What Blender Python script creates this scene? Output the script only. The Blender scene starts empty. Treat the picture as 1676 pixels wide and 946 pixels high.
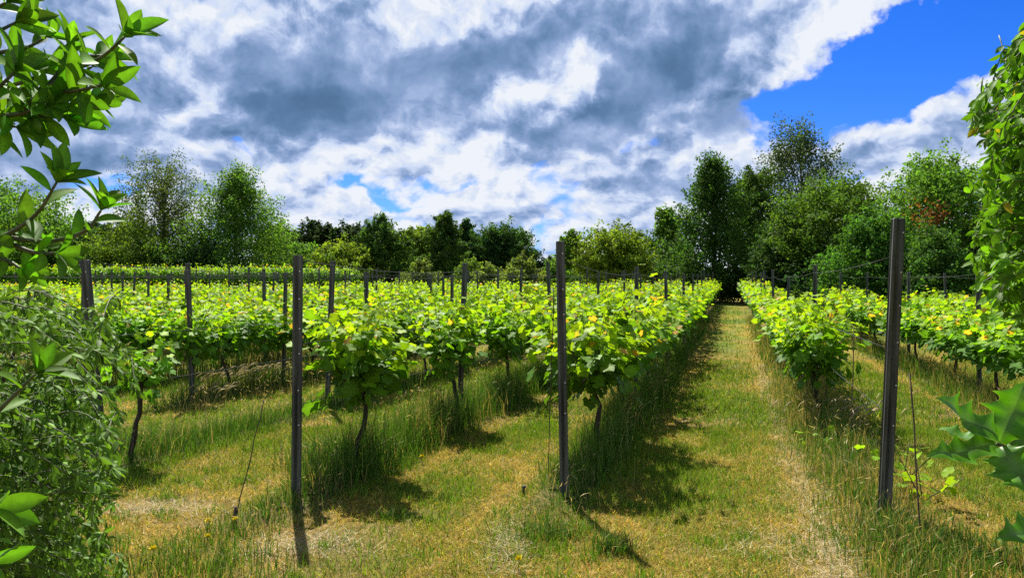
import bpy, math, random
import numpy as np
from mathutils import Vector

# ------------------------------------------------------------------ scene, camera, sky, sun, exposure
S = bpy.context.scene
COL = S.collection
R = math.radians
FPX = 1250.0                       # focal length in photograph pixels
CAMZ = 1.64
cd = bpy.data.cameras.new('camera'); cam = bpy.data.objects.new('camera', cd); COL.objects.link(cam)
cam.location = (0, 0, CAMZ); cam.rotation_euler = (R(90), 0, 0)
cd.sensor_width = 36; cd.lens = FPX / 1676 * 36; cd.clip_start = 0.05; cd.clip_end = 3000
S.camera = cam
S.view_settings.view_transform = 'Standard'; S.view_settings.look = 'None'
S.view_settings.gamma = 1; S.view_settings.use_curve_mapping = False
S.view_settings.exposure = 1.15
S.cycles.use_denoising = False
S.cycles.max_bounces = 6; S.cycles.diffuse_bounces = 3; S.cycles.transmission_bounces = 4
S.cycles.sample_clamp_indirect = 4.0

SUN_EL, SUN_AZ = 54.0, -17.0       # azimuth from +Y towards +X
sd = bpy.data.lights.new('sun', 'SUN'); sun = bpy.data.objects.new('sun', sd); COL.objects.link(sun)
sd.energy = 5.0; sd.angle = R(0.5); sd.color = (1.0, 0.95, 0.85)
sdir = Vector((math.sin(R(SUN_AZ)) * math.cos(R(SUN_EL)), math.cos(R(SUN_AZ)) * math.cos(R(SUN_EL)), math.sin(R(SUN_EL))))
sun.rotation_euler = sdir.to_track_quat('Z', 'Y').to_euler(); sun.location = (-10, 20, 40)


class NT:
    """small expression helper over a node tree"""
    def __init__(s, nt): s.nt = nt; nt.nodes.clear()
    def n(s, t, **k):
        d = s.nt.nodes.new(t)
        for a, b in k.items(): setattr(d, a, b)
        return d
    def put(s, sock, v):
        if hasattr(v, 'is_linked') or hasattr(v, 'node'): s.nt.links.new(v, sock)
        elif v is not None: sock.default_value = v
    def m(s, op, a, b=None, c=None, clamp=False):
        d = s.n('ShaderNodeMath', operation=op); d.use_clamp = clamp
        s.put(d.inputs[0], a)
        if b is not None: s.put(d.inputs[1], b)
        if c is not None: s.put(d.inputs[2], c)
        return d.outputs[0]
    def add(s, a, b): return s.m('ADD', a, b)
    def sub(s, a, b): return s.m('SUBTRACT', a, b)
    def mul(s, a, b): return s.m('MULTIPLY', a, b)
    def step(s, v, a, b, lo=0.0, hi=1.0):
        d = s.n('ShaderNodeMapRange'); d.interpolation_type = 'SMOOTHSTEP'
        s.put(d.inputs[0], v); s.put(d.inputs[1], a); s.put(d.inputs[2], b); s.put(d.inputs[3], lo); s.put(d.inputs[4], hi)
        return d.outputs[0]
    def xyz(s, x, y, z):
        d = s.n('ShaderNodeCombineXYZ'); s.put(d.inputs[0], x); s.put(d.inputs[1], y); s.put(d.inputs[2], z); return d.outputs[0]
    def noise(s, vec, scale, detail=6, rough=.55, dist=0.0, lac=2.0, dim='3D'):
        d = s.n('ShaderNodeTexNoise'); d.noise_dimensions = dim; s.put(d.inputs['Vector'], vec)
        d.inputs['Scale'].default_value = scale; d.inputs['Detail'].default_value = detail
        d.inputs['Roughness'].default_value = rough; d.inputs['Distortion'].default_value = dist
        d.inputs['Lacunarity'].default_value = lac
        return d
    def mix(s, f, a, b, blend='MIX'):
        d = s.n('ShaderNodeMix', data_type='RGBA', blend_type=blend); d.clamp_factor = True
        s.put(d.inputs[0], f); s.put(d.inputs[6], a); s.put(d.inputs[7], b)
        return d.outputs[2]


def px_az_el(u, v):
    x, z = (u - 838) / FPX, (473 - v) / FPX
    return math.degrees(math.atan(x)), math.degrees(math.atan2(z, math.hypot(1, x)))


def build_world():
    w = bpy.data.worlds.new('World'); S.world = w; w.use_nodes = True
    w.cycles.sampling_method = 'MANUAL'; w.cycles.sample_map_resolution = 512
    T = NT(w.node_tree)
    sky = T.n('ShaderNodeTexSky'); sky.sky_type = 'NISHITA'; sky.sun_disc = False
    sky.sun_elevation = R(SUN_EL); sky.sun_rotation = R(SUN_AZ); sky.air_density = 1.0; sky.dust_density = 0.3; sky.ozone_density = 2.5
    tc = T.n('ShaderNodeTexCoord')
    sp = T.n('ShaderNodeSeparateXYZ'); T.put(sp.inputs[0], tc.outputs['Generated'])
    x, y, z = sp.outputs
    az = T.mul(T.m('ARCTAN2', x, y), 57.2958)
    el = T.mul(T.m('ARCSINE', z), 57.2958)
    elc = T.m('MAXIMUM', el, 0.0)
    # perspective of a cloud layer: features shrink towards the horizon
    ly = T.mul(T.m('LOGARITHM', T.add(elc, 15.0), 2.71828), 2.9)
    lx = T.mul(az, 0.085)
    P0 = T.xyz(lx, ly, 0.0)
    wn = T.noise(P0, 1.9, 7, .58)
    sub = T.n('ShaderNodeVectorMath', operation='SUBTRACT'); T.put(sub.inputs[0], wn.outputs['Color']); sub.inputs[1].default_value = (.5, .5, .5)
    sc = T.n('ShaderNodeVectorMath', operation='SCALE'); T.put(sc.inputs[0], sub.outputs[0]); sc.inputs[3].default_value = 0.30
    ad = T.n('ShaderNodeVectorMath', operation='ADD'); T.put(ad.inputs[0], P0); T.put(ad.inputs[1], sc.outputs[0])
    P = ad.outputs[0]
    wsep = T.n('ShaderNodeSeparateXYZ'); T.put(wsep.inputs[0], sub.outputs[0])
    azw = T.add(az, T.mul(wsep.outputs[0], 13.0)); elw = T.add(el, T.mul(wsep.outputs[1], 6.5))

    def gauss(u, v, su, sv, rot=0.0):
        """soft patch of sky centred on a compass bearing and height (degrees)"""
        a, e = px_az_el(u, v); k = 57.3 / FPX
        dx, dy = T.sub(azw, a), T.sub(elw, e)
        if rot:
            c, s_ = math.cos(R(rot)), math.sin(R(rot))
            dx, dy = T.add(T.mul(dx, c), T.mul(dy, s_)), T.sub(T.mul(dy, c), T.mul(dx, s_))
        qx, qy = T.mul(dx, 1 / (su * k)), T.mul(dy, 1 / (sv * k))
        return T.m('EXPONENT', T.mul(T.add(T.mul(qx, qx), T.mul(qy, qy)), -1.0))

    def total(lst):
        out = None
        for (amp, *g) in lst:
            t = T.mul(gauss(*g), amp); out = t if out is None else T.add(out, t)
        return out
    def density(vec):
        v = T.n('ShaderNodeTexVoronoi'); v.voronoi_dimensions = '2D'; v.feature = 'SMOOTH_F1'; v.normalize = True; T.put(v.inputs['Vector'], vec); v.inputs['Scale'].default_value = 2.6
        v.inputs['Smoothness'].default_value = .35; v.inputs['Detail'].default_value = 4.5; v.inputs['Roughness'].default_value = .52; v.inputs['Lacunarity'].default_value = 2.2
        billow = T.sub(0.78, T.mul(v.outputs['Distance'], 1.25))
        n = T.noise(vec, 1.9, 8, .54, dim='2D').outputs['Fac']
        return T.add(T.mul(n, .62), T.mul(billow, .42))
    N1 = density(P)
    up = T.n('ShaderNodeVectorMath', operation='ADD'); T.put(up.inputs[0], P); up.inputs[1].default_value = (-0.03, 0.09, 0)
    N1s = density(up.outputs[0])
    N2 = T.noise(P, 0.75, 3, .5, dim='2D').outputs['Fac']
    puff = 0.0
    cov_l = [(-1.25, 1480, 95, 200, 62, 24), (-.9, 1640, 30, 150, 75, 10), (-.62, 1035, 214, 90, 16, 3), (-.62, 735, 291, 60, 17), (-.5, 595, 303, 40, 10),
             (-.55, 388, 226, 42, 14), (-.5, 345, 244, 26, 14), (-.55, 180, 302, 80, 12, 10), (-.3, 640, 315, 60, 8), (-.45, 880, 400, 40, 40),
             (.55, 520, 170, 260, 80), (.6, 1050, 95, 300, 85, 20), (.4, 1205, 190, 80, 32), (.4, 120, 200, 260, 110), (.25, 1540, 230, 240, 50, 12),
             (.25, 800, 30, 500, 80), (-.35, 1560, 160, 60, 20, 20), (-.4, 1290, 165, 40, 20)]
    dark_l = [(.85, 510, 165, 170, 60), (.5, 90, 235, 190, 60), (.95, 1090, 120, 165, 52, 27), (.75, 1200, 195, 75, 30, 8), (.7, 880, 225, 120, 28, -8),
              (.5, 760, 110, 130, 60), (.45, 960, 40, 260, 50, 15), (.55, 1090, 285, 90, 20), (.35, 560, 60, 120, 40), (.4, 890, 350, 90, 16), (.4, 510, 315, 80, 16),
              (.35, 1400, 270, 150, 40, 10), (.3, 200, 90, 160, 60), (-.55, 860, 150, 60, 35, 40), (-.5, 940, 130, 40, 30), (-.5, 690, 20, 80, 30), (-.55, 700, 240, 240, 22), (-.5, 320, 150, 40, 45), (-.4, 1390, 30, 120, 30, 20), (-.35, 650, 320, 300, 20)]
    cov = T.add(T.add(T.mul(T.sub(N1, .5), 1.7), T.mul(puff, .22)), T.add(total(cov_l), .62))
    cov = T.add(cov, T.mul(T.sub(N2, .5), .35))
    # unseen cloud overhead, added thick and dark to hold down the sky's fill light
    over = T.step(el, 24.0, 45.0)
    cov = T.add(cov, T.mul(over, .6))
    alpha = T.step(T.add(cov, T.mul(T.sub(N1, .5), .5)), .08, .46)
    thick = T.step(T.add(cov, T.mul(T.sub(N2, .5), .6)), .35, 1.7)
    lit = T.mul(T.sub(N1s, N1), -4.3)
    dsum = total(dark_l)
    lit = T.mul(lit, T.step(dsum, .1, .75, 1.0, .38))
    dk = T.add(T.add(T.mul(dsum, .68), T.mul(thick, .34)), T.add(T.mul(T.sub(N1, .5), .65), T.mul(puff, -.40)))
    br = T.sub(T.add(T.add(0.80, T.mul(lit, .95)), T.mul(over, -.75)), dk)
    ramp = T.n('ShaderNodeValToRGB'); T.put(ramp.inputs[0], T.add(T.mul(br, .74), .26))
    cr = ramp.color_ramp; cr.interpolation = 'LINEAR'
    cr.elements[0].position = 0.0; cr.elements[0].color = (.056, .112, .215, 1)
    cr.elements[1].position = 1.0; cr.elements[1].color = (.62, .65, .705, 1)
    for p, c in ((.24, (.082, .158, .29, 1)), (.39, (.135, .22, .385, 1)), (.53, (.20, .285, .47, 1)), (.66, (.31, .39, .575, 1)), (.79, (.46, .53, .68, 1)), (.90, (.53, .58, .675, 1))):
        e = cr.elements.new(p); e.color = c
    hs = T.n('ShaderNodeHueSaturation'); hs.inputs['Saturation'].default_value = 1.45; hs.inputs['Value'].default_value = 1.0
    T.put(hs.inputs['Color'], sky.outputs[0])
    clear = T.mix(1.0, hs.outputs[0], (0.17, 0.27, 0.54, 1), 'MULTIPLY')
    b1 = T.n('ShaderNodeBackground'); T.put(b1.inputs[0], clear); b1.inputs[1].default_value = 0.13
    b2 = T.n('ShaderNodeBackground'); T.put(b2.inputs[0], ramp.outputs[0]); b2.inputs[1].default_value = 0.62
    mx = T.n('ShaderNodeMixShader'); T.put(mx.inputs[0], alpha)
    T.nt.links.new(b1.outputs[0], mx.inputs[1]); T.nt.links.new(b2.outputs[0], mx.inputs[2])
    o = T.n('ShaderNodeOutputWorld'); T.nt.links.new(mx.outputs[0], o.inputs[0])


build_world()

# ------------------------------------------------------------------ helpers
RNG = np.random.default_rng(7)
ROWSLOPE = 0.288                    # the vine rows run along (0.288, 1)
RD = np.array([ROWSLOPE, 1.0, 0]) / math.hypot(ROWSLOPE, 1.0)
ROWANG = math.atan2(RD[1], RD[0])


def hash2(i, j, s):
    h = (i * 374761393 + j * 668265263 + s * 974634777) & 0xffffffff
    h = ((h ^ (h >> 13)) * 1274126177) & 0xffffffff
    return ((h ^ (h >> 16)) & 0xffff) / 65535.0


def vnoise(x, y, s=0):
    x = np.asarray(x, float); y = np.asarray(y, float)
    i = np.floor(x).astype(np.int64); j = np.floor(y).astype(np.int64)
    fx = x - i; fy = y - j; fx = fx * fx * (3 - 2 * fx); fy = fy * fy * (3 - 2 * fy)
    a, b, c, d = hash2(i, j, s), hash2(i + 1, j, s), hash2(i, j + 1, s), hash2(i + 1, j + 1, s)
    return (a * (1 - fx) + b * fx) * (1 - fy) + (c * (1 - fx) + d * fx) * fy


def fbm(x, y, s=0, o=4):
    t = 0; a = .5; n = 0
    for k in range(o):
        t = t + a * vnoise(x * 2 ** k, y * 2 ** k, s + k * 17); n += a; a *= .5
    return t / n


ROWS = [-1.31, 1.07, -3.32, -5.6, -7.8, 3.5, 5.8, 8.1, 10.4]
ROWS += [-7.8 - 2.25 * k for k in range(1, 17)]
ROWS_A = np.array(sorted(ROWS))
ROW_Y0 = {-1.31: 5.9, 1.07: 5.37, -3.32: 5.82, -5.6: 6.7, -7.8: 10.9, 3.5: 7.2, 5.8: 11.5, 8.1: 17, 10.4: 21}


def row_off(x, y):
    """signed offset from the nearest vine row"""
    c = np.asarray(x) - ROWSLOPE * np.asarray(y)
    k = np.abs(c[..., None] - ROWS_A).argmin(-1)
    return c - ROWS_A[k]


def row_live(x, y):
    """1 where a vine row really stands, 0 on the headland in front of it"""
    c = np.asarray(x) - ROWSLOPE * np.asarray(y)
    y0 = np.array([ROW_Y0.get(float(q), max(11.5, -q / .958 - .5)) for q in ROWS_A])[np.abs(c[..., None] - ROWS_A).argmin(-1)]
    return sstep(-.9, -.1, np.asarray(y) - y0)


def sstep(a, b, x):
    t = np.clip((np.asarray(x, float) - a) / (b - a), 0, 1); return t * t * (3 - 2 * t)


def gz(x, y):
    """height of the ground: gently rising away from the camera"""
    x = np.asarray(x, float); y = np.asarray(y, float)
    return 0.72 * sstep(10, 62, y) + .80 * sstep(38, 49, y) * sstep(-5, -13, x)


def gsurf(x, y):
    x = np.asarray(x, float); y = np.asarray(y, float)
    near = sstep(22, 12, y) * (np.abs(x) < 11) * (y > 3)
    return gz(x, y) + near * (.035 * (fbm(x * 2, y * 2, 5, 3) - .5) + .05 * np.exp(-(row_off(x, y) / .3) ** 2) * row_live(x, y))


def mat_new(name):
    m = bpy.data.materials.new(name); m.use_nodes = True; return m, NT(m.node_tree)


def leaf_mat(name, trans=.45, rough=.45, tcol=(1.25, 1.15, .5), spec=.4, vary=.12, mottle=False):
    """leaf: reflects by its own colour, lets a yellower light through"""
    m, T = mat_new(name)
    at = T.n('ShaderNodeAttribute'); at.attribute_name = 'col'
    oi = T.n('ShaderNodeObjectInfo')
    hs = T.n('ShaderNodeHueSaturation'); T.put(hs.inputs['Color'], at.outputs['Color'])
    T.put(hs.inputs['Hue'], T.add(.5, T.mul(T.sub(oi.outputs['Random'], .5), vary * .12)))
    T.put(hs.inputs['Value'], T.add(1.0, T.mul(T.sub(oi.outputs['Random'], .5), vary * 2)))
    c = hs.outputs[0]
    if mottle:      # uneven green, small blemishes
        tc = T.n('ShaderNodeTexCoord'); n1 = T.noise(tc.outputs['Object'], 55, 5, .65).outputs['Fac']; n2 = T.noise(tc.outputs['Object'], 240, 2, .5).outputs['Fac']
        c = T.mix(T.step(n1, .35, .7), c, T.mix(1.0, c, (.72, .70, .75, 1), 'MULTIPLY'))
        c = T.mix(T.step(n2, .70, .78, 0, .55), c, (.16, .12, .03, 1))
    p = T.n('ShaderNodeBsdfPrincipled'); T.put(p.inputs['Base Color'], c)
    p.inputs['Roughness'].default_value = rough; p.inputs['Specular IOR Level'].default_value = spec
    t = T.n('ShaderNodeBsdfTranslucent'); T.put(t.inputs[0], T.mix(1.0, c, (*tcol, 1), 'MULTIPLY'))
    mx = T.n('ShaderNodeMixShader'); mx.inputs[0].default_value = trans
    T.nt.links.new(p.outputs[0], mx.inputs[1]); T.nt.links.new(t.outputs[0], mx.inputs[2])
    o = T.n('ShaderNodeOutputMaterial'); T.nt.links.new(mx.outputs[0], o.inputs[0])
    return m


def rough_mat(name, c1, c2, scale=6, stretch=(1, 1, 1), rough=.85, metal=0.0, bump=.3, spec=.3):
    m, T = mat_new(name)
    tc = T.n('ShaderNodeTexCoord'); mp = T.n('ShaderNodeMapping'); mp.inputs['Scale'].default_value = stretch
    T.put(mp.inputs[0], tc.outputs['Object'])
    n = T.noise(mp.outputs[0], scale, 8, .65)
    c = T.mix(T.step(n.outputs['Fac'], .3, .7), (*c1, 1), (*c2, 1))
    p = T.n('ShaderNodeBsdfPrincipled'); T.put(p.inputs['Base Color'], c)
    p.inputs['Roughness'].default_value = rough; p.inputs['Metallic'].default_value = metal; p.inputs['Specular IOR Level'].default_value = spec
    b = T.n('ShaderNodeBump'); b.inputs['Strength'].default_value = bump; b.inputs['Distance'].default_value = .01
    T.put(b.inputs['Height'], n.outputs['Fac']); T.put(p.inputs['Normal'], b.outputs[0])
    o = T.n('ShaderNodeOutputMaterial'); T.nt.links.new(p.outputs[0], o.inputs[0])
    return m


class MB:
    """collects vertices and faces (arrays per polygon size) and links them as ONE mesh"""
    def __init__(s): s.V = []; s.F = []; s.C = []; s.n = 0
    def add(s, V, F, col=(.5, .5, .5)):
        V = np.asarray(V, float).reshape(-1, 3); s.V.append(V)
        for f in F:
            f = np.asarray(f, int)
            if f.size: s.F.append(f + s.n)
        c = np.asarray(col, float)
        s.C.append(np.broadcast_to(c, (len(V), 3)) if c.ndim == 1 else c)
        s.n += len(V)
    def tube(s, pts, rad, k=6, col=(.5, .5, .5)):
        pts = np.asarray(pts, float); m = len(pts); rad = np.broadcast_to(np.asarray(rad, float), (m,))
        d = np.gradient(pts, axis=0); d /= np.linalg.norm(d, axis=1)[:, None] + 1e-9
        ref = np.where(np.abs(d[:, 2:3]) > .9, np.array([[1., 0, 0]]), np.array([[0, 0, 1.]]))
        a = np.cross(d, ref); a /= np.linalg.norm(a, axis=1)[:, None]; b = np.cross(d, a)
        th = np.arange(k) / k * 2 * math.pi
        V = pts[:, None] + rad[:, None, None] * (np.cos(th)[None, :, None] * a[:, None] + np.sin(th)[None, :, None] * b[:, None])
        i = np.arange(m - 1)[:, None] * k; j = np.arange(k)[None]; j2 = (j + 1) % k
        q = np.stack([i + j, i + j2, i + k + j2, i + k + j], -1).reshape(-1, 4)
        s.add(V, [q, np.arange(k)[None, ::-1], (np.arange(k) + (m - 1) * k)[None]], col)
    def leaves(s, tmpl, pos, axis, nrm, size, col, width=None, tint=None):
        """scatter a leaf template: its +X to axis, +Z to nrm"""
        TV, TF = tmpl
        pos = np.asarray(pos, float); n = len(pos)
        if n == 0: return
        ax = axis / (np.linalg.norm(axis, axis=1)[:, None] + 1e-9)
        yy = np.cross(nrm, ax); yy /= np.linalg.norm(yy, axis=1)[:, None] + 1e-9
        zz = np.cross(ax, yy)
        size = np.broadcast_to(np.asarray(size, float), (n,)); w = size if width is None else size * width
        V = pos[:, None] + TV[None, :, 0:1] * size[:, None, None] * ax[:, None] + TV[None, :, 1:2] * w[:, None, None] * yy[:, None] + TV[None, :, 2:3] * size[:, None, None] * zz[:, None]
        k = len(TV); F = [(np.asarray(f)[None] + (np.arange(n) * k)[:, None, None]).reshape(-1, np.asarray(f).shape[1]) for f in TF]
        col = np.asarray(col, float)
        if col.ndim == 1: col = np.broadcast_to(col, (n, 3))
        cc = np.repeat(col, k, 0)
        if tint is not None: cc = np.clip(cc * np.tile(np.asarray(tint, float), n)[:, None], 0, .9)
        s.add(V.reshape(-1, 3), F, cc)
    def mesh(s, name, mat, smooth=False):
        me = bpy.data.meshes.new(name)
        V = np.concatenate(s.V); C = np.concatenate(s.C)
        me.vertices.add(len(V)); me.vertices.foreach_set('co', V.astype(np.float32).ravel())
        L = np.concatenate([f.ravel() for f in s.F]); tot = np.concatenate([np.full(len(f), f.shape[1]) for f in s.F])
        st = np.concatenate([[0], np.cumsum(tot)[:-1]])
        me.loops.add(len(L)); me.loops.foreach_set('vertex_index', L.astype(np.int32))
        me.polygons.add(len(tot)); me.polygons.foreach_set('loop_start', st.astype(np.int32)); me.polygons.foreach_set('loop_total', tot.astype(np.int32))
        if smooth: me.polygons.foreach_set('use_smooth', np.ones(len(tot), bool))
        a = me.attributes.new('col', 'FLOAT_COLOR', 'POINT')
        a.data.foreach_set('color', np.concatenate([C, np.ones((len(C), 1))], 1).astype(np.float32).ravel())
        me.materials.append(mat); me.update(calc_edges=True)
        return me
    def build(s, name, mat, parent=None, smooth=False):
        return link(name, s.mesh(name, mat, smooth), parent)


def link(name, me, parent=None):
    o = bpy.data.objects.new(name, me); COL.objects.link(o)
    if parent is not None: o.parent = parent
    return o


def tag(o, label=None, cat=None, group=None, kind=None):
    if label: o['label'] = label
    if cat: o['category'] = cat
    if group: o['group'] = group
    if kind: o['kind'] = kind
    return o


def thing(name, label, cat, loc=(0, 0, 0), group=None):
    o = link(name, None); o.location = loc; o.empty_display_size = .1
    return tag(o, label, cat, group)


def dup(root, label=None, group=None):
    r = root.copy(); COL.objects.link(r)
    for ch in list(root.children):
        c = ch.copy(); COL.objects.link(c); c.parent = r
    if label: r['label'] = label
    if group: r['group'] = group
    return r


def at(u, v, Y):
    """the point of the place seen in that direction at distance Y"""
    return np.array([(u - 838) / FPX * Y, Y, CAMZ - (v - 473) / FPX * Y])


def unit(v): v = np.asarray(v, float); return v / (np.linalg.norm(v, axis=-1, keepdims=True) + 1e-9)


def rdir(n, rng): return unit(rng.normal(size=(n, 3)))


# leaf templates -----------------------------------------------------------------------------
def tmpl_grape():
    ang = [180, 152, 128, 112, 96, 78, 64, 52, 40, 26, 14, 0]
    rad = [.26, .54, .56, .60, .53, .60, .66, .60, .55, .54, .60, .68]
    pts = [(0.40, 0, 0.0)]
    up = [(.40 + r * math.cos(R(a)) * .9, r * math.sin(R(a)) * .95) for a, r in zip(ang, rad)]
    dn = [(x, -y) for x, y in up[1:-1]][::-1]
    out = up + dn
    for x, y in out: pts.append((x, y, .16 * abs(y) - .22 * max(0, x - .4) ** 2 - .10 * (abs(y) > .45)))
    n = len(out)
    return np.array(pts), [np.array([[0, 1 + i, 1 + (i + 1) % n] for i in range(n)])]


def tmpl_fold(w=.45, drop=.15):
    V = np.array([(0, 0, 0), (.28, w, .12 * w), (.72, w * .85, .1 * w - drop * .4), (1, 0, -drop), (.72, -w * .85, .1 * w - drop * .4), (.28, -w, .12 * w), (.5, 0, 0)])
    return V, [np.array([[0, 6, 2, 1], [6, 3, 2, 2], [0, 5, 4, 6], [6, 4, 4, 3]])[[0, 2]], np.array([[6, 3, 2], [6, 4, 3]])]


def tmpl_diamond(w=.34):
    return np.array([(0, 0, 0), (.45, w, .08), (1, 0, -.05), (.5, -w, .06)]), [np.array([[0, 3, 2, 1]])]


def tmpl_blade_leaf(n=7, w=.2, fold=.35, bend=.25, pw=1.0):
    """pointed oval leaf with a folded midrib"""
    t = np.linspace(0, 1, n + 1); W = w * np.sin(math.pi * t ** pw) ** .8; W[0] = .012; W[-1] = .002
    V = []
    for ti, wi in zip(t, W):
        z = -bend * ti * ti
        V += [(ti, -wi, z + fold * wi), (ti, 0, z), (ti, wi, z + fold * wi)]
    F = []
    for i in range(n):
        a = 3 * i; F += [[a, a + 3, a + 4, a + 1], [a + 1, a + 4, a + 5, a + 2]]
    return np.array(V), [np.array(F)]


GRAPE, FOLD, DIAMOND = tmpl_grape(), tmpl_fold(), tmpl_diamond()

# ------------------------------------------------------------------ materials
M_vine = leaf_mat('vine_leaf', .52, .55, (1.35, 1.25, .42), .2, .10)
M_tree = leaf_mat('tree_leaf', .45, .75, (1.25, 1.25, .5), .12, .10)
M_fore = leaf_mat('laurel_leaf', .48, .55, (1.2, 1.3, .35), .15, 0, True)
M_holly = leaf_mat('holly_leaf', .42, .38, (1.15, 1.3, .35), .3, 0, True)
M_feath = leaf_mat('narrow_leaf', .36, .6, (1.2, 1.2, .5), .14, 0)
M_grass = leaf_mat('grass_blade', .35, .6, (1.15, 1.1, .6), .25, 0)
M_bark = rough_mat('bark', (.035, .028, .02), (.10, .085, .065), 5, (1, 1, .25), .9)
M_vbark = rough_mat('vine_bark', (.018, .013, .010), (.06, .045, .034), 30, (1, 1, .2), .9)
M_twig = rough_mat('green_twig', (.05, .06, .02), (.09, .10, .04), 40, (1, 1, 1), .6)
M_post = rough_mat('weathered_post', (.022, .023, .020), (.115, .12, .10), 30, (1, 1, .06), .75, .0, .4)
M_nail = rough_mat('zinc_nail', (.55, .55, .55), (.7, .7, .7), 30, (1, 1, 1), .3, .9, .0)
M_wire = rough_mat('steel_wire', (.05, .05, .05), (.09, .09, .09), 10, (1, 1, 1), .9, .0, .0, .05)
M_rust = rough_mat('rusty_rod', (.05, .035, .025), (.11, .075, .05), 40, (1, 1, .3), .8)
M_yel = rough_mat('dandelion_yellow', (.78, .62, .01), (.85, .72, .02), 80, (1, 1, 1), .8)


def ground_mat():
    m, T = mat_new('dry_turf')
    at_ = T.n('ShaderNodeAttribute'); at_.attribute_name = 'col'
    tc = T.n('ShaderNodeTexCoord')
    n1 = T.noise(tc.outputs['Object'], 14, 8, .7).outputs['Fac']
    n2 = T.noise(tc.outputs['Object'], 90, 4, .7).outputs['Fac']
    n3 = T.noise(tc.outputs['Object'], 1.1, 5, .6).outputs['Fac']
    c = T.mix(T.step(n1, .38, .7), at_.outputs['Color'], T.mix(1.0, at_.outputs['Color'], (.5, .58, .4, 1), 'MULTIPLY'))
    c = T.mix(T.step(n2, .5, .72), c, T.mix(1.0, c, (1.5, 1.4, 1.25, 1), 'MULTIPLY'))
    c = T.mix(T.step(n3, .55, .75, 0, .35), c, (.07, .10, .02, 1))
    p = T.n('ShaderNodeBsdfPrincipled'); T.put(p.inputs['Base Color'], c); p.inputs['Roughness'].default_value = .95; p.inputs['Specular IOR Level'].default_value = .1
    b = T.n('ShaderNodeBump'); b.inputs['Strength'].default_value = .8; b.inputs['Distance'].default_value = .02
    T.put(b.inputs['Height'], T.add(n1, T.mul(n2, .5))); T.put(p.inputs['Normal'], b.outputs[0])
    o = T.n('ShaderNodeOutputMaterial'); T.nt.links.new(p.outputs[0], o.inputs[0])
    return m


# ------------------------------------------------------------------ ground
def dryness(x, y):
    """0 lush green .. 1 dead straw, from the mowing, the traffic and the soil"""
    d = row_off(x, y)
    a = fbm(x * .9, y * .55, 3, 4); b = fbm(x * 3.1, y * 3.1, 9, 3)
    s = .58 + 1.35 * (a - .5) + .7 * (b - .5)
    s = s + .38 * np.exp(-((np.abs(d) - .50) / .13) ** 2)
    s = s - .25 * sstep(14, 30, y) - .12 * np.exp(-((np.abs(d) - 1.1) / .25) ** 2)
    s = s + .22 * sstep(7.0, 4.5, y)
    return np.clip(s, 0, 1)


STRAW, LUSH, SOIL = np.array([.33, .215, .042]), np.array([.09, .14, .013]), np.array([.20, .135, .07])


def turf_col(x, y):
    s = dryness(x, y)[..., None]
    c = LUSH * (1 - s) + STRAW * s
    bare = sstep(.66, .80, fbm(x * .9 + 5, y * .9, 41, 4) + .10 * sstep(6.3, 4.6, y))[..., None] * .7
    for (bx, by, br) in ((-2.6, 5.75, .30), (-2.05, 5.40, .26)):
        k = np.hypot((x - bx) / (br * 1.8), (y - by) / br) + 1.1 * (fbm(x * 6, y * 6, 77, 3) - .5)
        bare = np.maximum(bare, .8 * sstep(1.3, .4, k)[..., None])
    return c * (1 - bare) + SOIL * bare, bare[..., 0]


def build_ground():
    xs = np.concatenate([[-900, -400, -200, -120], np.arange(-80, -10, 1.2), np.arange(-10, 9, .07), np.arange(9, 70, 1.2), [90, 150, 300, 600, 900]])
    ys = np.concatenate([[-300, -100, -40, -15, -5, -1, 1, 2.5], np.arange(3.5, 16, .07), np.arange(16, 30, .25), np.arange(30, 75, 1.0), [80, 100, 150, 250, 400, 700, 1200]])
    X, Y = np.meshgrid(xs, ys); Z = gsurf(X, Y)
    c, b = turf_col(X, Y); c = c * (1 - .42 * sstep(24, 14, Y) * (1 - .7 * b))[..., None]  # near thatch darkened in colour, painting in the small shadows between blades
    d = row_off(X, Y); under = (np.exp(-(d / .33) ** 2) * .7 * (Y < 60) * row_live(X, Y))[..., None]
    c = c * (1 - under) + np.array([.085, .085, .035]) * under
    n, m = X.shape; i = np.arange(n - 1)[:, None] * m + np.arange(m - 1)[None]
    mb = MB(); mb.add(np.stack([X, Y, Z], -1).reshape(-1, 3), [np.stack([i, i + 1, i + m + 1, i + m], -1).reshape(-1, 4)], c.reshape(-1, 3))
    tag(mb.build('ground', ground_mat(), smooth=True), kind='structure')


build_ground()


def blade_field(mb, x, y, h, w, lean, col, rng, seg=1, base=0.0):
    """grass blades: narrow, bent, standing on the ground"""
    n = len(x); th = rng.uniform(0, 2 * math.pi, n); ph = rng.uniform(0, 2 * math.pi, n)
    b = np.stack([x, y, gsurf(x, y) + base - .004], -1); d = np.stack([np.cos(th), np.sin(th), 0 * th], -1)
    s = np.stack([np.cos(ph), np.sin(ph), 0 * ph], -1) * (w / 2)[:, None]
    up = np.array([0, 0, 1.])
    cs, sn = np.cos(lean)[:, None], np.sin(lean)[:, None]
    tip = b + (up * cs + d * sn) * h[:, None]
    if seg == 1:
        V = np.stack([b - s, b + s, tip], 1); F = np.arange(3 * n).reshape(-1, 3); k = 3; Fs = [F]
    else:
        mid = b + (up * np.cos(lean * .45)[:, None] + d * np.sin(lean * .45)[:, None]) * (h * .55)[:, None]
        V = np.stack([b - s, b + s, mid + s * .8, mid - s * .8, tip], 1); o = np.arange(n)[:, None] * 5; k = 5
        Fs = [o + np.array([[0, 1, 2, 3]]), o + np.array([[3, 2, 4]])]
    mb.add(V.reshape(-1, 3), Fs, np.repeat(col, k, 0))


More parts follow.
